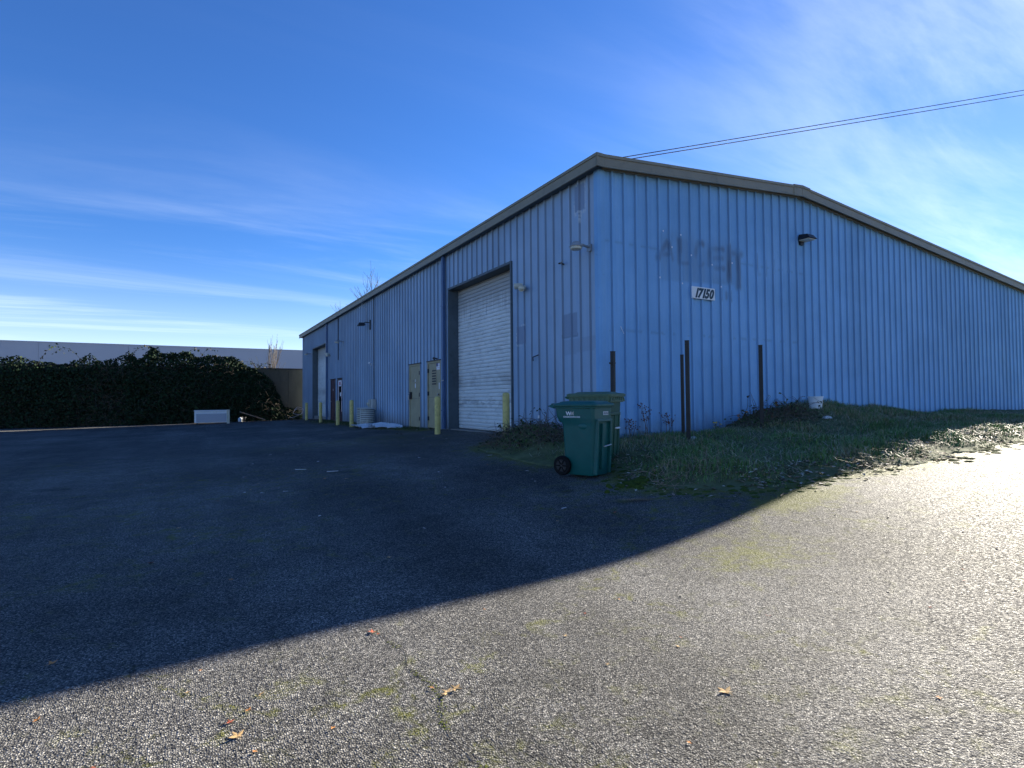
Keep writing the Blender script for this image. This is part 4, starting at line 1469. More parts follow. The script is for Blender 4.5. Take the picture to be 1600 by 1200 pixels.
for k in range(420):
    x = random.uniform(-12, .1)
    zt1 = float(thicket_top(np.array([x]))[0])
    z0 = random.uniform(0, max(.1, zt1 * .85))
    yo = -float(thicket_out(np.array([x]), np.array([z0]))[0])
    p0 = Vector((x, yo * .8, z0))
    pts = [p0]
    dv = Vector((random.uniform(-1, 1), -random.uniform(.0, .7), random.uniform(.1, 1)))
    for j in range(4):
        pts.append(pts[-1] + dv * .22)
        dv += Vector((random.uniform(-.2, .2), -.05, -.42))
    mb.tube(pts, [.008, .007, .006, .005, .003], 4, False)
mb.build('stems', M_twig, hd, kind='stuff')
# arching canes over the wall top
for k, (x0, x1, zz) in enumerate(((-4.4, -3.1, 3.95), (-4.0, -2.55, 3.8), (-3.2, -1.7, 3.62), (-2.9, -1.95, 3.85), (-5.6, -6.9, 4.7), (-6.4, -5.2, 4.75), (-8.2, -9.6, 4.8), (-10.1, -8.9, 4.65), (-12.0, -13.5, 4.5), (-14.2, -13.0, 4.6))):
    pts = [(x0 + (x1 - x0) * t_, -.2 + .1 * math.sin(t_ * 3), 3.45 + (zz - 3.45) * math.sin(t_ * 2.4)) for t_ in np.linspace(0, 1, 7)]
    MB().tube(pts, [.010, .009, .008, .007, .006, .005, .004], 5, False).build('cane', M_twig, hd)
    Pc = np.array(pts)[rng.integers(1, 7, 22)] + rng.normal(0, .05, (22, 3))
    V, Fc, Cc = leaf_cloud(Pc, np.tile(np.array([0, -.3, .9]), (22, 1)), .13, lambda kk: cols((.03, .05, .018), kk, .4, (.16, .13, .06), .2))
    npmesh('cane_leaves', V, Fc, M_leaf, Cc, hd, kind='stuff')

# pale metal chest at the left end
ct = thing('white_chest', 'white panelled metal chest standing on the asphalt in front of the brambles', 'chest', (-5.32, 28.9, h1(-5.3, 28.9)), R(-2))
MB().box((-1.15, -.42, .08), (.60, .42, .74)).build('body', M_white, ct, bevel=.012)
MB().box((-1.05, -.432, .12), (.48, -.42, .60)).build('panel', M_far, ct, bevel=.004)
MB().box((-1.17, -.45, .745), (.62, .44, .80)).build('lid', M_white, ct, bevel=.012)
MB().box((.50, -.455, .0), (.66, -.30, .82)).build('corner_post', M_cream, ct, bevel=.008)
for sx in (-1.05, .45):
    MB().box((sx, -.38, 0), (sx + .08, .38, .08)).build('skid', M_black, ct)

jg = thing('jug', 'small white jug with a dark neck beside the leaning plank', 'jug', (-3.95, 31.0, h1(-3.9, 31)))
MB().lathe([(.10, 0), (.115, .03), (.115, .20), (.06, .27), (.035, .29)], (0, 0, 0), 'z', 18).build('body', M_white, jg, smooth=True)
MB().lathe([(.037, .29), (.04, .33), (.001, .335)], (0, 0, 0), 'z', 12).build('cap', M_black, jg, smooth=True)
MB().tube([(.05, 0, .27), (.11, 0, .29), (.14, 0, .22), (.11, 0, .14)], .014, 8).build('handle', M_white, jg, smooth=True)
bkt = thing('bucket', 'black bucket just behind the white jug near the brambles', 'bucket', (-3.72, 31.3, h1(-3.7, 31.2)))
MB().lathe([(.12, 0), (.15, .30), (.16, .31), (.14, .30), (.11, .03)], (0, 0, 0), 'z', 18).build('pail', M_black, bkt, smooth=True)
MB().tube([(-.15, 0, .29), (-.10, -.13, .22), (.1, -.13, .22), (.15, 0, .29)], .006, 6).build('bail', M_steel, bkt)
pk = thing('plank', 'long weathered plank leaning low against the brambles', 'plank', (0, 0, 0))
MB().hexa([(-3.95, 31.5, .20), (-3.95, 31.36, .20), (-2.45, 31.36, -.34), (-2.45, 31.5, -.34), (-3.94, 31.5, .26), (-3.94, 31.36, .26), (-2.44, 31.36, -.28), (-2.44, 31.5, -.28)]).build('board', M_wood, pk)
wt = thing('wire_coil', 'loose pale wire coil caught in the brambles by the far corner', 'wire coil', (-.35, 31.6, .1))
pts = [(.36 * math.cos(a_) * (1 - .03 * a_) + .05 * math.sin(3 * a_), .1 * math.sin(2 * a_), .22 * math.sin(a_) + .02 * a_) for a_ in np.linspace(0, 9.5, 46)]
MB().tube(pts, .012, 5).build('wire', M_poster, wt)
MB().tube([(.36, 0, 0), (.1, -.1, -.1), (-.3, -.15, -.28), (-.6, -.2, -.34)], .01, 5).build('wire', M_poster, wt)

# ------------------------------------------------------------------ beyond the wall
fb = thing('background_building', 'large pale flat roofed industrial building beyond the concrete wall', 'building', (0, 80, -.5))
x = 32.0
while x > -70:
    MB().box((x - 9.13, 0, 0), (x, .3, 8.85)).build('wall', M_far, fb)
    x -= 9.15
MB().box((-71, -.04, 8.85), (32, .34, 9.0)).build('parapet', M_far, fb)
MB().box((-71, .3, 0), (32, 40, 8.7)).build('roof', M_far, fb)


def bare_tree(name, label, loc, h_, spread, seed, mat, limbs=5, depth=4, twig=.012, lean=0.0, group=None):
    rd = random.Random(seed)
    T = thing(name, label, 'tree', loc, 0, group)
    trunk, crown = MB(), MB()

    def grow(p, d, L_, r_, lev):
        pts = [p]
        dd = d.copy()
        for j in range(4):
            dd = (dd + Vector((rd.uniform(-1, 1), rd.uniform(-1, 1), rd.uniform(-.3, .7))) * .16).normalized()
            pts.append(pts[-1] + dd * L_ / 4)
        r2 = max(twig * .5, r_ * .55)
        (trunk if lev == 0 else crown).tube(pts, [r_ + (r2 - r_) * j / 4 for j in range(5)], 7 if lev == 0 else (5 if lev == 1 else 3), lev == 0)
        if lev >= depth:
            return
        nb = limbs if lev == 0 else rd.randint(3, 5)
        for j in range(nb):
            t_ = rd.uniform(.3, 1.0) if lev else rd.uniform(.25, 1.0)
            q = pts[min(3, int(t_ * 4))].lerp(pts[min(4, int(t_ * 4) + 1)], t_ * 4 - int(t_ * 4) if t_ < 1 else 1)
            ax = Vector((rd.uniform(-1, 1), rd.uniform(-1, 1), 0)).normalized()
            nd = (dd * .75 + ax * spread * rd.uniform(.6, 1.2) + Vector((0, 0, .35))).normalized()
            grow(q, nd, L_ * rd.uniform(.5, .72), max(twig * .6, r_ * .45), lev + 1)
    grow(Vector((0, 0, -.2)), Vector((lean, 0, 1)), h_ * .48, h_ * .018, 0)
    trunk.build('trunk', mat, T, smooth=True)
    crown.build('crown', mat, T)
    return T


bare_tree('bare_tree', 'slender bare tree with pale twigs behind the concrete wall', (-.1, 48, -.45), 9.4, .17, 11, M_barkpale, 7, 3, .022)
bare_tree('bare_tree', 'bare leafless tree whose twig tips show above the warehouse eave', (9.6, 50, -.45), 15.2, .62, 5, M_bark, 8, 4, .022)

# ------------------------------------------------------------------ overhead service cables
mast = thing('service_mast', 'steel service mast on the roof behind the near eave', 'mast', (1.86, 2.26, 5.55))
MB().tube([(0, 0, -.12), (0, 0, 1.0)], .03, 10).build('pipe', M_steel, mast)
MB().lathe([(.03, 1.0), (.06, 1.01), (.06, 1.06), (.02, 1.09)], (0, 0, 0), 'z', 12).build('weatherhead', M_steel, mast, smooth=True)
for lab, a_, b_ in (('upper of the two thin black cables crossing the sky behind the roof', (1.80, 2.30, 6.62), (25.0, -1.48, 13.50)),
                    ('lower of the two thin black cables crossing the sky behind the roof', (1.86, 2.26, 6.56), (25.0, -1.48, 13.30))):
    A_, B_ = Vector(a_), Vector(b_)
    pts = [A_.lerp(B_, t_) - Vector((0, 0, .02 * 4 * t_ * (1 - t_))) for t_ in np.linspace(0, 1, 20)]
    o = MB().tube([p - A_ for p in pts], .011, 6).build('overhead_cable', M_cable, None)
    o.location = A_
    tag(o, lab, 'cable', 'overhead service cables')
up = thing('utility_pole', 'wooden utility pole carrying the service cables, beyond the gable', 'utility pole', (25.1, -1.5, .0))
MB().tube([(0, 0, -.5), (0, 0, 14.0)], [.16, .11], 12).build('pole', M_bark, up, smooth=True)
MB().box((-.06, -1.1, 13.2), (.06, 1.1, 13.34)).build('crossarm', M_wood, up)


# ------------------------------------------------------------------ grass, litter and weeds on the bank
def blades(P, hgt, wid, colr, lean=.5, flat=0.0):
    n = len(P)
    az = rng.uniform(0, 2 * PI, n)
    dx, dy = np.cos(az), np.sin(az)
    ln = np.abs(rng.normal(lean, .25, n))
    w = wid * rng.uniform(.6, 1.3, n)
    h_ = hgt
    px_, py_ = -dy * w, dx * w
    z1 = h_ * .6 * (1 - flat)
    z2 = h_ * (1 - flat) * np.clip(1.05 - ln * .45, .1, 1)
    o1 = h_ * ln * .28
    o2 = h_ * ln * .85
    V = np.zeros((n, 5, 3))
    V[:, 0] = P + np.stack([px_, py_, np.zeros(n)], -1)
    V[:, 1] = P - np.stack([px_, py_, np.zeros(n)], -1)
    V[:, 2] = P + np.stack([dx * o1 + px_ * .75, dy * o1 + py_ * .75, z1], -1)
    V[:, 3] = P + np.stack([dx * o1 - px_ * .75, dy * o1 - py_ * .75, z1], -1)
    V[:, 4] = P + np.stack([dx * o2, dy * o2, z2], -1)
    b0 = np.arange(n) * 5
    Fc = np.concatenate([np.stack([b0, b0 + 1, b0 + 3], -1), np.stack([b0, b0 + 3, b0 + 2], -1), np.stack([b0 + 2, b0 + 3, b0 + 4], -1)])
    return V.reshape(-1, 3), Fc, np.repeat(colr, 5, 0)


def bank_points(n, lo=.05, ymin=-4.6, ymax=2.8, xmin=-2.0, xmax=7.6):
    x = rng.uniform(xmin, xmax, n)
    y = rng.uniform(ymin, ymax, n)
    k = (poly_sd(x, y, BERM_FILL) + (vnoise(x, y, 3.0, 8) - .5) * .5 > lo) & ~((x > -.05) & (y > -.05))
    k &= (np.hypot(x + 1.74, y + 1.78) > .40) & (np.hypot(x + 1.06, y + 1.22) > .28)
    return x[k], y[k]


x, y = bank_points(110000, xmax=14)
d_ = vnoise(x, y, 1.3, 14)
k = rng.uniform(0, 1, len(x)) < np.clip(d_ * 1.6 - .15, .12, 1)
x, y, d_ = x[k], y[k], d_[k]
z = surf(x, y) - .01
edge = np.clip(poly_sd(x, y, BERM_FILL) / .6, .25, 1)
hg = (.05 + .15 * d_ * rng.uniform(.4, 1.2, len(x))) * edge
tone = vnoise(x, y, .8, 17)
cg = np.where((rng.uniform(0, 1, len(x)) < .12 + .45 * (tone > .58))[:, None], cols((.32, .28, .16), len(x), .4), cols((.125, .225, .06), len(x), .4))
V, Fc, Cc = blades(np.stack([x, y, z], -1), hg, .0042, cg, .75)
npmesh('bank_grass', V, Fc, M_grass, Cc, kind='stuff')
# dead straw lying flat
x, y = bank_points(15000, .15, xmax=14)
z = surf(x, y) + rng.uniform(0, .06, len(x))
V, Fc, Cc = blades(np.stack([x, y, z], -1), rng.uniform(.12, .42, len(x)), .0035, cols((.36, .31, .20), len(x), .4), 1.25, .72)
npmesh('dead_straw', V, Fc, M_grass, Cc, kind='stuff')
# low weeds against the long wall by the tan doors and the bollards
n = 5200
x = -np.abs(rng.normal(0.35, .42, n)) - .08
y = rng.uniform(7.6, 24, n)
k = vnoise(x, y, .9, 31) > .34
x, y = x[k], y[k]
V, Fc, Cc = blades(np.stack([x, y, H(x, y) - .005], -1), rng.uniform(.03, .11, len(x)), .006, cols((.05, .08, .018), len(x), .4, (.16, .13, .07), .2), .8)
npmesh('wall_foot_weeds', V, Fc, M_grass, Cc, kind='stuff')


def litter(x, y, z, size, colr):
    n = len(x)
    az = rng.uniform(0, 2 * PI, n)
    s_ = size * rng.uniform(.5, 1.3, n)
    ti = rng.uniform(-.6, .6, (n, 2))
    pr = np.array([(-1, 0, 0), (0, .55, .18), (1, 0, .05), (0, -.55, .15)])
    V = np.zeros((n, 4, 3))
    for k in range(4):
        u, v, w = pr[k]
        V[:, k, 0] = x + s_ * (u * np.cos(az) - v * np.sin(az))
        V[:, k, 1] = y + s_ * (u * np.sin(az) + v * np.cos(az))
        V[:, k, 2] = z + s_ * (w + ti[:, 0] * u * .5 + ti[:, 1] * v * .5) + .012
    b0 = np.arange(n) * 4
    Fc = np.concatenate([np.stack([b0, b0 + 1, b0 + 2], -1), np.stack([b0, b0 + 2, b0 + 3], -1)])
    return V.reshape(-1, 3), Fc, np.repeat(colr, 4, 0)


# a drift of dead leaves along the edge of the bank
n = 17000
x = rng.uniform(-2.1, 13, n)
y = rng.uniform(-4.7, -1.4, n)
sd_ = poly_sd(x, y, BERM_FILL)
k = (rng.uniform(0, 1, n) < np.exp(-((sd_ - .30) / .34) ** 2) * (.25 + .9 * (vnoise(x, y, 1.6, 22) > .42)))
x, y = x[k], y[k]
V, Fc, Cc = litter(x, y, surf(x, y), .030, cols((.27, .20, .14), len(x), .5, (.50, .45, .37), .25))
npmesh('dead_leaf_drift', V, Fc, M_litter, Cc, kind='stuff')
n = 2600
x = rng.uniform(-1.6, .1, n)
y = rng.uniform(7, 32, n)
k = (rng.uniform(0, 1, n) < np.exp(x * 1.2) * (.3 + .7 * (y > 19)))
x, y = x[k], y[k]
V, Fc, Cc = litter(x, y, H(x, y), .05, cols((.14, .10, .06), len(x), .5, (.34, .30, .22), .12))
npmesh('dead_leaf_scatter', V, Fc, M_litter, Cc, kind='stuff')
n = 2400
x = rng.uniform(-9, .2, n)
y = 33 - np.abs(rng.normal(1.35, .5, n))
V, Fc, Cc = litter(x, y, H(x, y), .06, cols((.14, .10, .06), len(x), .5, (.34, .30, .22), .12))
npmesh('dead_leaf_scatter', V, Fc, M_litter, Cc, kind='stuff')


def moss_cushions(pts, name, mat=M_moss):
    V, Fc = [], []
    base = 0
    for (x, y, r_, h_) in pts:
        z = s1(x, y) - .004
        n = 9
        ring = []
        for lev, (rf, hf) in enumerate(((1.0, 0), (.8, .6), (.45, .92))):
            for k in range(n):
                t_ = 2 * PI * k / n
                rr_ = r_ * rf * random.uniform(.8, 1.2)
                V.append((x + rr_ * math.cos(t_), y + rr_ * math.sin(t_), z + h_ * hf))
        V.append((x, y, z + h_))
        for lev in range(2):
            for k in range(n):
                a_ = base + lev * n + k
                b_ = base + lev * n + (k + 1) % n
                Fc += [(a_, b_, b_ + n), (a_, b_ + n, a_ + n)]
        for k in range(n):
            Fc.append((base + 2 * n + k, base + 2 * n + (k + 1) % n, base + 3 * n))
        base += 3 * n + 1
    return npmesh(name, np.array(V), np.array(Fc), mat, kind='stuff', smooth=True)


def poly_at(pl, t_):
    L_ = [math.dist(a_, b_) for a_, b_ in zip(pl, pl[1:])]
    s_ = t_ * sum(L_)
    for (a_, b_), l_ in zip(zip(pl, pl[1:]), L_):
        if s_ <= l_:
            f_ = s_ / l_
            return a_[0] + (b_[0] - a_[0]) * f_, a_[1] + (b_[1] - a_[1]) * f_
        s_ -= l_
    return pl[-1]


CRACK = [(-5.73, -4.92), (-5.71, -5.02), (-5.69, -5.13), (-5.655, -5.27), (-5.69, -5.38), (-5.70, -5.49), (-5.66, -5.66), (-5.67, -5.79), (-5.72, -5.93), (-5.75, -6.07), (-5.72, -6.3), (-5.78, -6.6)]
pts = []
for i in range(700):
    t_ = random.random()
    if hn(t_ * 14, 4.0, 1) < .42:
        continue
    x, y = poly_at(CRACK, t_)
    r_ = random.uniform(.0012, .0045)
    pts.append((x + random.gauss(0, .011), y + random.gauss(0, .010), r_, r_ * .35))
moss_cushions(pts, 'crack_moss', M_cmoss)
# the crack itself: a narrow ragged dark groove strip
V, Fc = [], []
for i in range(120):
    x, y = poly_at(CRACK, i / 119)
    jx = .012 * (hn(i * .23, 1, 1) - .5)
    w = .0006 + .0022 * hn(i * .31, 7, 1)
    z = float(H(np.array([x]), np.array([y]))[0]) + (float(vnoise(np.array([x]), np.array([y]), .7, 1)[0]) - .5) * .022 + .003
    V += [(x + jx - w, y, z), (x + jx + w, y, z)]
    if i:
        Fc.append((2 * i - 2, 2 * i - 1, 2 * i + 1, 2 * i))
npmesh('asphalt_crack', np.array(V), np.array(Fc), M_dark, kind='structure')
pts = []
for i in range(900):
    t_ = random.random()
    x, y = poly_at(BERM_OPEN[4:17], t_)
    if x > 7:
        continue
    x += random.gauss(0, .10)
    y += random.gauss(-.08, .12)
    if hn(x * 2, y * 2, 1) < .42:
        continue
    r_ = random.uniform(.015, .06)
    pts.append((x, y, r_, r_ * .28))
for i in range(60):
    pts.append((random.gauss(-1.70, .13), random.gauss(-2.75, .09), random.uniform(.03, .06), random.uniform(.02, .045)))
for i in range(50):
    t_ = random.random()
    pts.append((-2.25 + .5 * t_ + random.gauss(0, .06), -2.95 + .25 * t_ + random.gauss(0, .05), random.uniform(.008, .03), .008))
moss_cushions(pts, 'edge_moss')


# brambles piled beside the near roller door
def twig_tangle(name, label, cat, cx, cy, rx, ry, h_, n, leaves, seed, mat=M_twig, leafcol=(.03, .045, .018), rad=.006):
    rd = random.Random(seed)
    T = thing(name, label, cat, (cx, cy, s1(cx, cy)))
    mb = MB()
    lp = []
    for k in range(n):
        a_ = rd.uniform(0, 2 * PI)
        q = math.sqrt(rd.random())
        p = Vector((rx * q * math.cos(a_), ry * q * math.sin(a_), 0))
        p.z = s1(cx + p.x, cy + p.y) - s1(cx, cy) + rd.uniform(0, h_ * (1 - q * .7))
        d = Vector((rd.gauss(0, 1), rd.gauss(0, 1), rd.uniform(0, .9))).normalized()
        pts = [p]
        for j in range(5):
            p = p + d * rd.uniform(.06, .13)
            d = (d + Vector((rd.gauss(0, .25), rd.gauss(0, .25), -.26))).normalized()
            gz = s1(cx + p.x, cy + p.y) - s1(cx, cy)
            if p.z < gz + .01:
                p.z = gz + .01
                d.z = abs(d.z) * .4
            pts.append(p.copy())
        mb.tube(pts, [rad, rad * .9, rad * .8, rad * .7, rad * .55, rad * .35], 4, False)
        lp += pts[1:]
    mb.build('stems', mat, T, kind='stuff')
    if leaves:
        Pp = np.array([tuple(p) for p in lp])[rng.integers(0, len(lp), leaves)] + rng.normal(0, .03, (leaves, 3))
        V, Fc, Cc = leaf_cloud(Pp, np.tile(np.array([-.2, -.4, .7]), (leaves, 1)), .06, lambda kk: cols(leafcol, kk, .5, (.10, .05, .025), .15))
        npmesh('foliage', V, Fc, M_leaf, Cc, T, kind='stuff')
    return T


twig_tangle('bramble_pile', 'dark tangle of bramble stems piled right of the near roller door', 'brambles', -.80, 1.05, .72, 1.35, .13, 430, 600, 3)
twig_tangle('bramble_pile', 'leafy bramble mound on the bank beside the lone right hand post', 'brambles', 4.3, -.62, 1.2, .5, .20, 260, 650, 4, leafcol=(.06, .085, .035))
n = 420
x = rng.normal(0, .11, n)
y = rng.normal(0, .035, n) + x * -.35
dg_ = thing('dry_grass_clump', 'flattened clump of tan dry grass on the shaded asphalt before the bank', 'dry grass', (-2.12, -3.32, h1(-2.12, -3.32)))
V, Fc, Cc = blades(np.stack([x, y, np.full(n, .004)], -1), rng.uniform(.03, .10, n), .0022, cols((.30, .21, .12), n, .4), 1.3, .75)
npmesh('blades', V, Fc, M_grass, Cc, dg_, kind='stuff')
twig_tangle('twig_heap', 'heap of pale dead twigs at the edge of the bank', 'twigs', -.95, -3.0, .75, .32, .05, 90, 0, 6, M_wood, rad=.0024)


def weed(label, x, y, h_, seed, heads=True):
    rd = random.Random(seed)
    T = thing('dry_weed', label, 'weed', (x, y, s1(x, y)), 0, 'dry weeds against the gable')
    mb, sb = MB(), MB()
    for k in range(4):
        p = Vector((rd.uniform(-.05, .05), rd.uniform(-.03, .03), 0))
        d = Vector((rd.uniform(-.28, .28), rd.uniform(-.15, .05), 1)).normalized()
        pts = [p]
        for j in range(5):
            p = p + d * h_ * rd.uniform(.14, .22)
            d = (d + Vector((rd.gauss(0, .1), rd.gauss(0, .06), 0))).normalized()
            pts.append(p.copy())
        mb.tube(pts, [.005, .0045, .004, .0035, .003, .002], 4, False)
        for j in range(9):
            q = pts[rd.randint(3, 5)]
            e = q + Vector((rd.gauss(0, .05), rd.gauss(0, .03), rd.uniform(-.02, .06)))
            mb.tube([q, e], .0018, 3, False)
            sb.lathe([(.001, -.012), (.011, -.004), (.010, .006), (.001, .014)], tuple(e), 'z', 6)
    mb.build('stems', M_stem, T)
    sb.build('seedheads', M_seed, T)
    return T


weed('tallest dry weed with reddish seed heads against the gable, right of the olive bin', 1.02, -.12, .62, 1)
weed('shorter dry weed with sparse seed heads close beside the olive bin', .62, -.12, .34, 2)
weed('dry weed between the tallest weed and the two dark posts', 1.55, -.14, .40, 3)


def sapling(label, x, y, h_, seed, mats):
    rd = random.Random(seed)
    T = thing('sapling', label, 'sapling', (x, y, s1(x, y)), 0, 'small leafy shoots at the foot of the gable')
    mb = MB()
    tops = []
    for k in range(4):
        p = Vector((0, 0, 0))
        d = Vector((rd.uniform(-.6, .6), rd.uniform(-.4, .1), 1)).normalized()
        pts = [p]
        for j in range(4):
            p = p + d * h_ * .25
            d = (d + Vector((rd.gauss(0, .15), rd.gauss(0, .1), -.05))).normalized()
            pts.append(p.copy())
        tops += pts[2:]
        mb.tube(pts, [.005, .004, .004, .003, .002], 4, False)
    mb.build('stems', M_stem, T)
    for i in range(16):
        q = rd.choice(tops)
        s_ = rd.uniform(.03, .065)
        a_ = rd.uniform(0, 2 * PI)
        u = Vector((math.cos(a_), math.sin(a_) * .6, rd.uniform(-.4, .3))).normalized()
        v = u.cross(Vector((rd.uniform(-.3, .3), -.8, .6))).normalized()
        lf = [q, q + u * s_ * .5 + v * s_ * .35, q + u * s_ * 1.1, q + u * s_ * .5 - v * s_ * .35, q + u * s_ * .5 + Vector((0, 0, -.008))]
        MB().add(lf, [(0, 1, 4), (1, 2, 4), (2, 3, 4), (3, 0, 4)]).build('leaf', rd.choice(mats), T)
    return T


sapling('leafy shoot with a few yellow leaves right of the tall dark post', 2.85, -.25, .22, 1, [M_gleaf, M_gleaf, M_yleaf])
sapling('leafy shoot with orange leaves further right along the gable', 3.6, -.25, .30, 2, [M_gleaf, M_orl, M_orl])
sapling('tall thin green shoot just left of the lone right hand post', 4.2, -.2, .55, 3, [M_gleaf])

# litter around the bank
pb = thing('white_bucket', 'white plastic bucket on the bank at the foot of the gable', 'bucket', (5.85, -.55, s1(5.85, -.55)), R(20))
mb = MB().lathe([(.13, 0), (.155, .26), (.165, .265), (.165, .29), (.15, .29), (.145, .26), (.12, .02)], (0, 0, 0), 'z', 22)
mb.build('pail', M_white, pb, smooth=True)
MB().tube([(-.16, 0, .26), (-.12, -.12, .17), (.12, -.12, .17), (.16, 0, .26)], .004, 6).build('bail', M_steel, pb)
tag(MB().hexa([(-.16, -.05, 0), (.15, -.06, .0), (.17, .05, 0), (-.14, .06, 0), (-.15, -.04, .05), (.13, -.05, .06), (.15, .04, .07), (-.13, .05, .045)]).build('crumpled_bag', M_paper, None, bevel=.01),
    'crumpled white bag at the foot of the tall dark post', 'bag').location = (1.32, -.92, s1(1.32, -.92))
tag(MB().hexa([(-.14, -.05, 0), (.12, -.06, .0), (.13, .05, 0), (-.11, .06, 0), (-.10, -.04, .05), (.11, -.03, .04), (.09, .04, .06), (-.09, .03, .05)]).build('crumpled_bag', M_paper, None, bevel=.01),
    'crumpled pale wrapper in the grass below the white bucket', 'wrapper').location = (5.2, -1.2, s1(5.2, -1.2))

SC = [(-4.97, 2.32), (-4.56, 1.64), (-2.9, 1.89), (-5.6, 4.0), (-5.1, 5.5), (-4.5, 3.2), (-5.9, 2.2), (-2.0, 3.6), (-2.4, 4.2), (-1.5, 2.9), (-1.75, 1.3), (-1.9, .9), (-2.2, -.9), (-2.5, -1.6),
      (-2.45, -1.45), (-3.6, -1.0), (-4.6, -2.8), (-3.0, -3.0), (-5.4, -1.6), (-1.6, 5.1), (-1.3, 4.3), (-6.0, .6), (-5.8, .4), (-5.5, .3), (-3.2, .2), (-4.2, 7.5), (-3.1, 8.7), (-5.0, 10.5)]
scrap = []
for v in range(3):
    rd = random.Random(40 + v)
    L_ = (.05, .075, .10)[v]
    pts = [(-L_, -.018, .004), (L_ * .9, -.022, .008), (L_, .016, .005), (-L_ * .8, .02, .006)]
    scrap.append(MB().hexa(pts + [(a_ * .95, b_ * .9, c_ + .008) for a_, b_, c_ in pts]))
sme = []
for i, (x, y) in enumerate(SC):
    v = i % 3 if i > 2 else 2
    if len(sme) <= v or sme[v] is None:
        while len(sme) <= v:
            sme.append(None)
        o = scrap[v].build('paper_scrap', M_paper, None)
        sme[v] = o
    else:
        o = sme[v].copy()
        COL.objects.link(o)
    o.location = (x, y, h1(x, y) + .008)
    o.rotation_euler = (0, 0, random.uniform(0, 6))
    k_ = random.uniform(.2, .5)
    if i < 2:
        k_ = 1.0
        o.rotation_euler = (0, 0, R(-30 + 25 * i))
    o.scale = (k_, k_ * (.55 if i < 2 else 1.0), k_)
    tag(o, 'small pale scrap of litter lying on the shaded asphalt', 'litter', 'pale litter scraps on the shaded asphalt')
sme[2]['label'] = 'small pale scrap of litter lying on the shaded asphalt'


# fallen leaves: lobed, curled
def leaf_mesh(seed, lobes=5):
    rd = random.Random(seed)
    pts = []
    for i in range(lobes):
        a_ = R(-150 + 300 * i / (lobes - 1)) + PI / 2
        L_ = (.62, .9, 1.0, .9, .62)[i] if lobes == 5 else 1.0
        L_ *= rd.uniform(.85, 1.15)
        pts.append((a_ - R(22), L_ * .55))
        pts.append((a_, L_))
        pts.append((a_ + R(22), L_ * .5))
        if i < lobes - 1:
            pts.append((a_ + R(37), .26))
    V = [(0, 0, .02)]
    for a_, r_ in pts:
        x, y = r_ * math.cos(a_), r_ * math.sin(a_)
        z = .10 * r_ + .32 * r_ * r_ * rd.uniform(.2, 1.0) + .12 * math.sin(a_ * 3)
        V.append((x, y, max(z, 0.0)))
    n = len(pts)
    Fc = [(0, i, i + 1) for i in range(1, n)]
    mb = MB().add(V, Fc)
    mb.tube([(0, 0, .02), (-.05, -.5, .06), (-.15, -.85, .03)], [.03, .022, .015], 4, False)
    return mb


LM = [leaf_mesh(s_) for s_ in range(5)]
_lm = {}


def put_leaf(x, y, size, mat, label, group, rot=None, v=None):
    v = random.randrange(5) if v is None else v
    key = (v, mat.name)
    if key not in _lm:
        o = LM[v].build('fallen_leaf', mat, None)
        _lm[key] = o
    else:
        o = _lm[key].copy()
        COL.objects.link(o)
    o.location = (x, y, s1(x, y) + .004)
    o.rotation_euler = (random.uniform(-.15, .15), random.uniform(-.15, .15), random.uniform(0, 6.3) if rot is None else rot)
    o.scale = (size, size, size * .42)
    tag(o, label, 'fallen leaf', group)
    return o


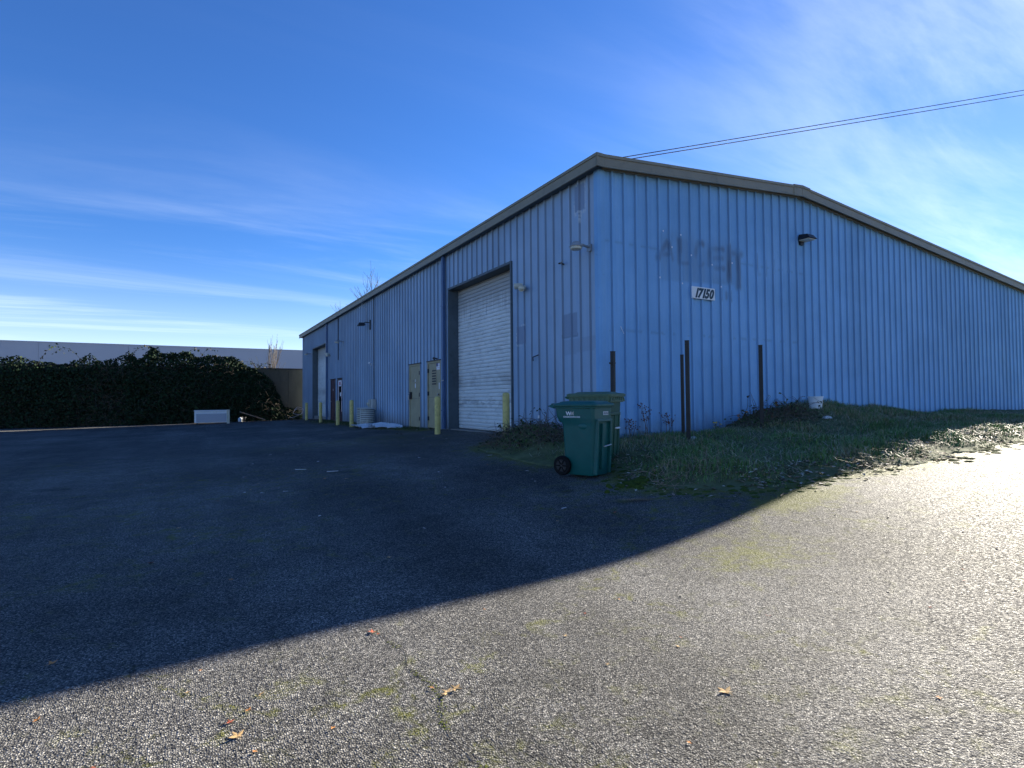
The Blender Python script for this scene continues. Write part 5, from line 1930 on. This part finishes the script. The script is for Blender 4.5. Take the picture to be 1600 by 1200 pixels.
put_leaf(-6.505, -5.655, .040, M_tleaf, 'spiky golden leaf lying alone near the bottom left', 'fallen leaves on the sunlit asphalt')
put_leaf(-5.635, -5.775, .042, M_tleaf, 'left one of two golden leaves touching beside the mossy crack', 'fallen leaves on the sunlit asphalt')
put_leaf(-5.585, -5.765, .038, M_tleaf, 'right one of two golden leaves touching beside the mossy crack', 'fallen leaves on the sunlit asphalt')
put_leaf(-4.50, -6.43, .050, M_tleaf, 'pale torn leaf lying alone in the right foreground', 'fallen leaves on the sunlit asphalt')
put_leaf(-5.745, -4.945, .032, M_rleaf, 'reddish leaf at the top end of the mossy crack by the shadow', 'fallen leaves on the sunlit asphalt')
put_leaf(-6.53, -5.53, .026, M_rleaf, 'small red leaf above the spiky golden leaf', 'fallen leaves on the sunlit asphalt')
put_leaf(-6.39, -5.36, .026, M_tleaf, 'small curled tan leaf left of the mossy crack with a twig', 'fallen leaves on the sunlit asphalt')
LAB1 = 'tiny dry orange or tan leaf on the sunlit asphalt'
for i in range(46):
    for _ in range(30):
        x, y = random.uniform(-7.3, -.4), random.uniform(-7.2, -4.9)
        dpt = (x - CAM.x) * .5 + (y - CAM.y) * .866
        if dpt > 1.9 and (x > -2 or y < -4.95):
            break
    put_leaf(x, y, random.uniform(.012, .022), random.choice([M_oleaf, M_tleaf, M_oleaf, M_rleaf]), LAB1, 'tiny leaves on the sunlit asphalt')
LAB2 = 'small brown leaf lying on the shaded asphalt'
for i in range(34):
    x, y = random.uniform(-7.5, -2.1), random.uniform(-4.6, 6)
    put_leaf(x, y, random.uniform(.022, .040), random.choice([M_oleaf, M_tleaf, M_rleaf]), LAB2, 'small leaves on the shaded asphalt')
tag(MB().tube([(0, 0, .01), (.12, .05, .014), (.26, .03, .012), (.36, .07, .01)], [.006, .006, .005, .003], 6).build('stick', M_twig, None), 'short dark stick lying across the edge of the sun by the mossy bank', 'stick').location = (-1.05, -4.36, h1(-1, -4.36) + .004)
for i in range(8):
    x, y = random.uniform(-4.5, -.6), random.uniform(-6.6, -4.9)
    s_ = random.uniform(.006, .011)
    o = MB().hexa([(-1, -.7, 0), (.9, -.8, 0), (1, .7, 0), (-.8, .8, 0), (-.7, -.4, .7), (.6, -.5, .9), (.7, .5, .6), (-.5, .5, .8)]).build('pebble', M_black, None, bevel=.15)
    o.location = (x, y, h1(x, y) + .006)
    o.scale = (s_, s_, s_ * .8)
    o.rotation_euler = (0, 0, random.uniform(0, 6))
    tag(o, 'small black pebble on the sunlit asphalt', 'pebble', 'black pebbles on the sunlit asphalt')
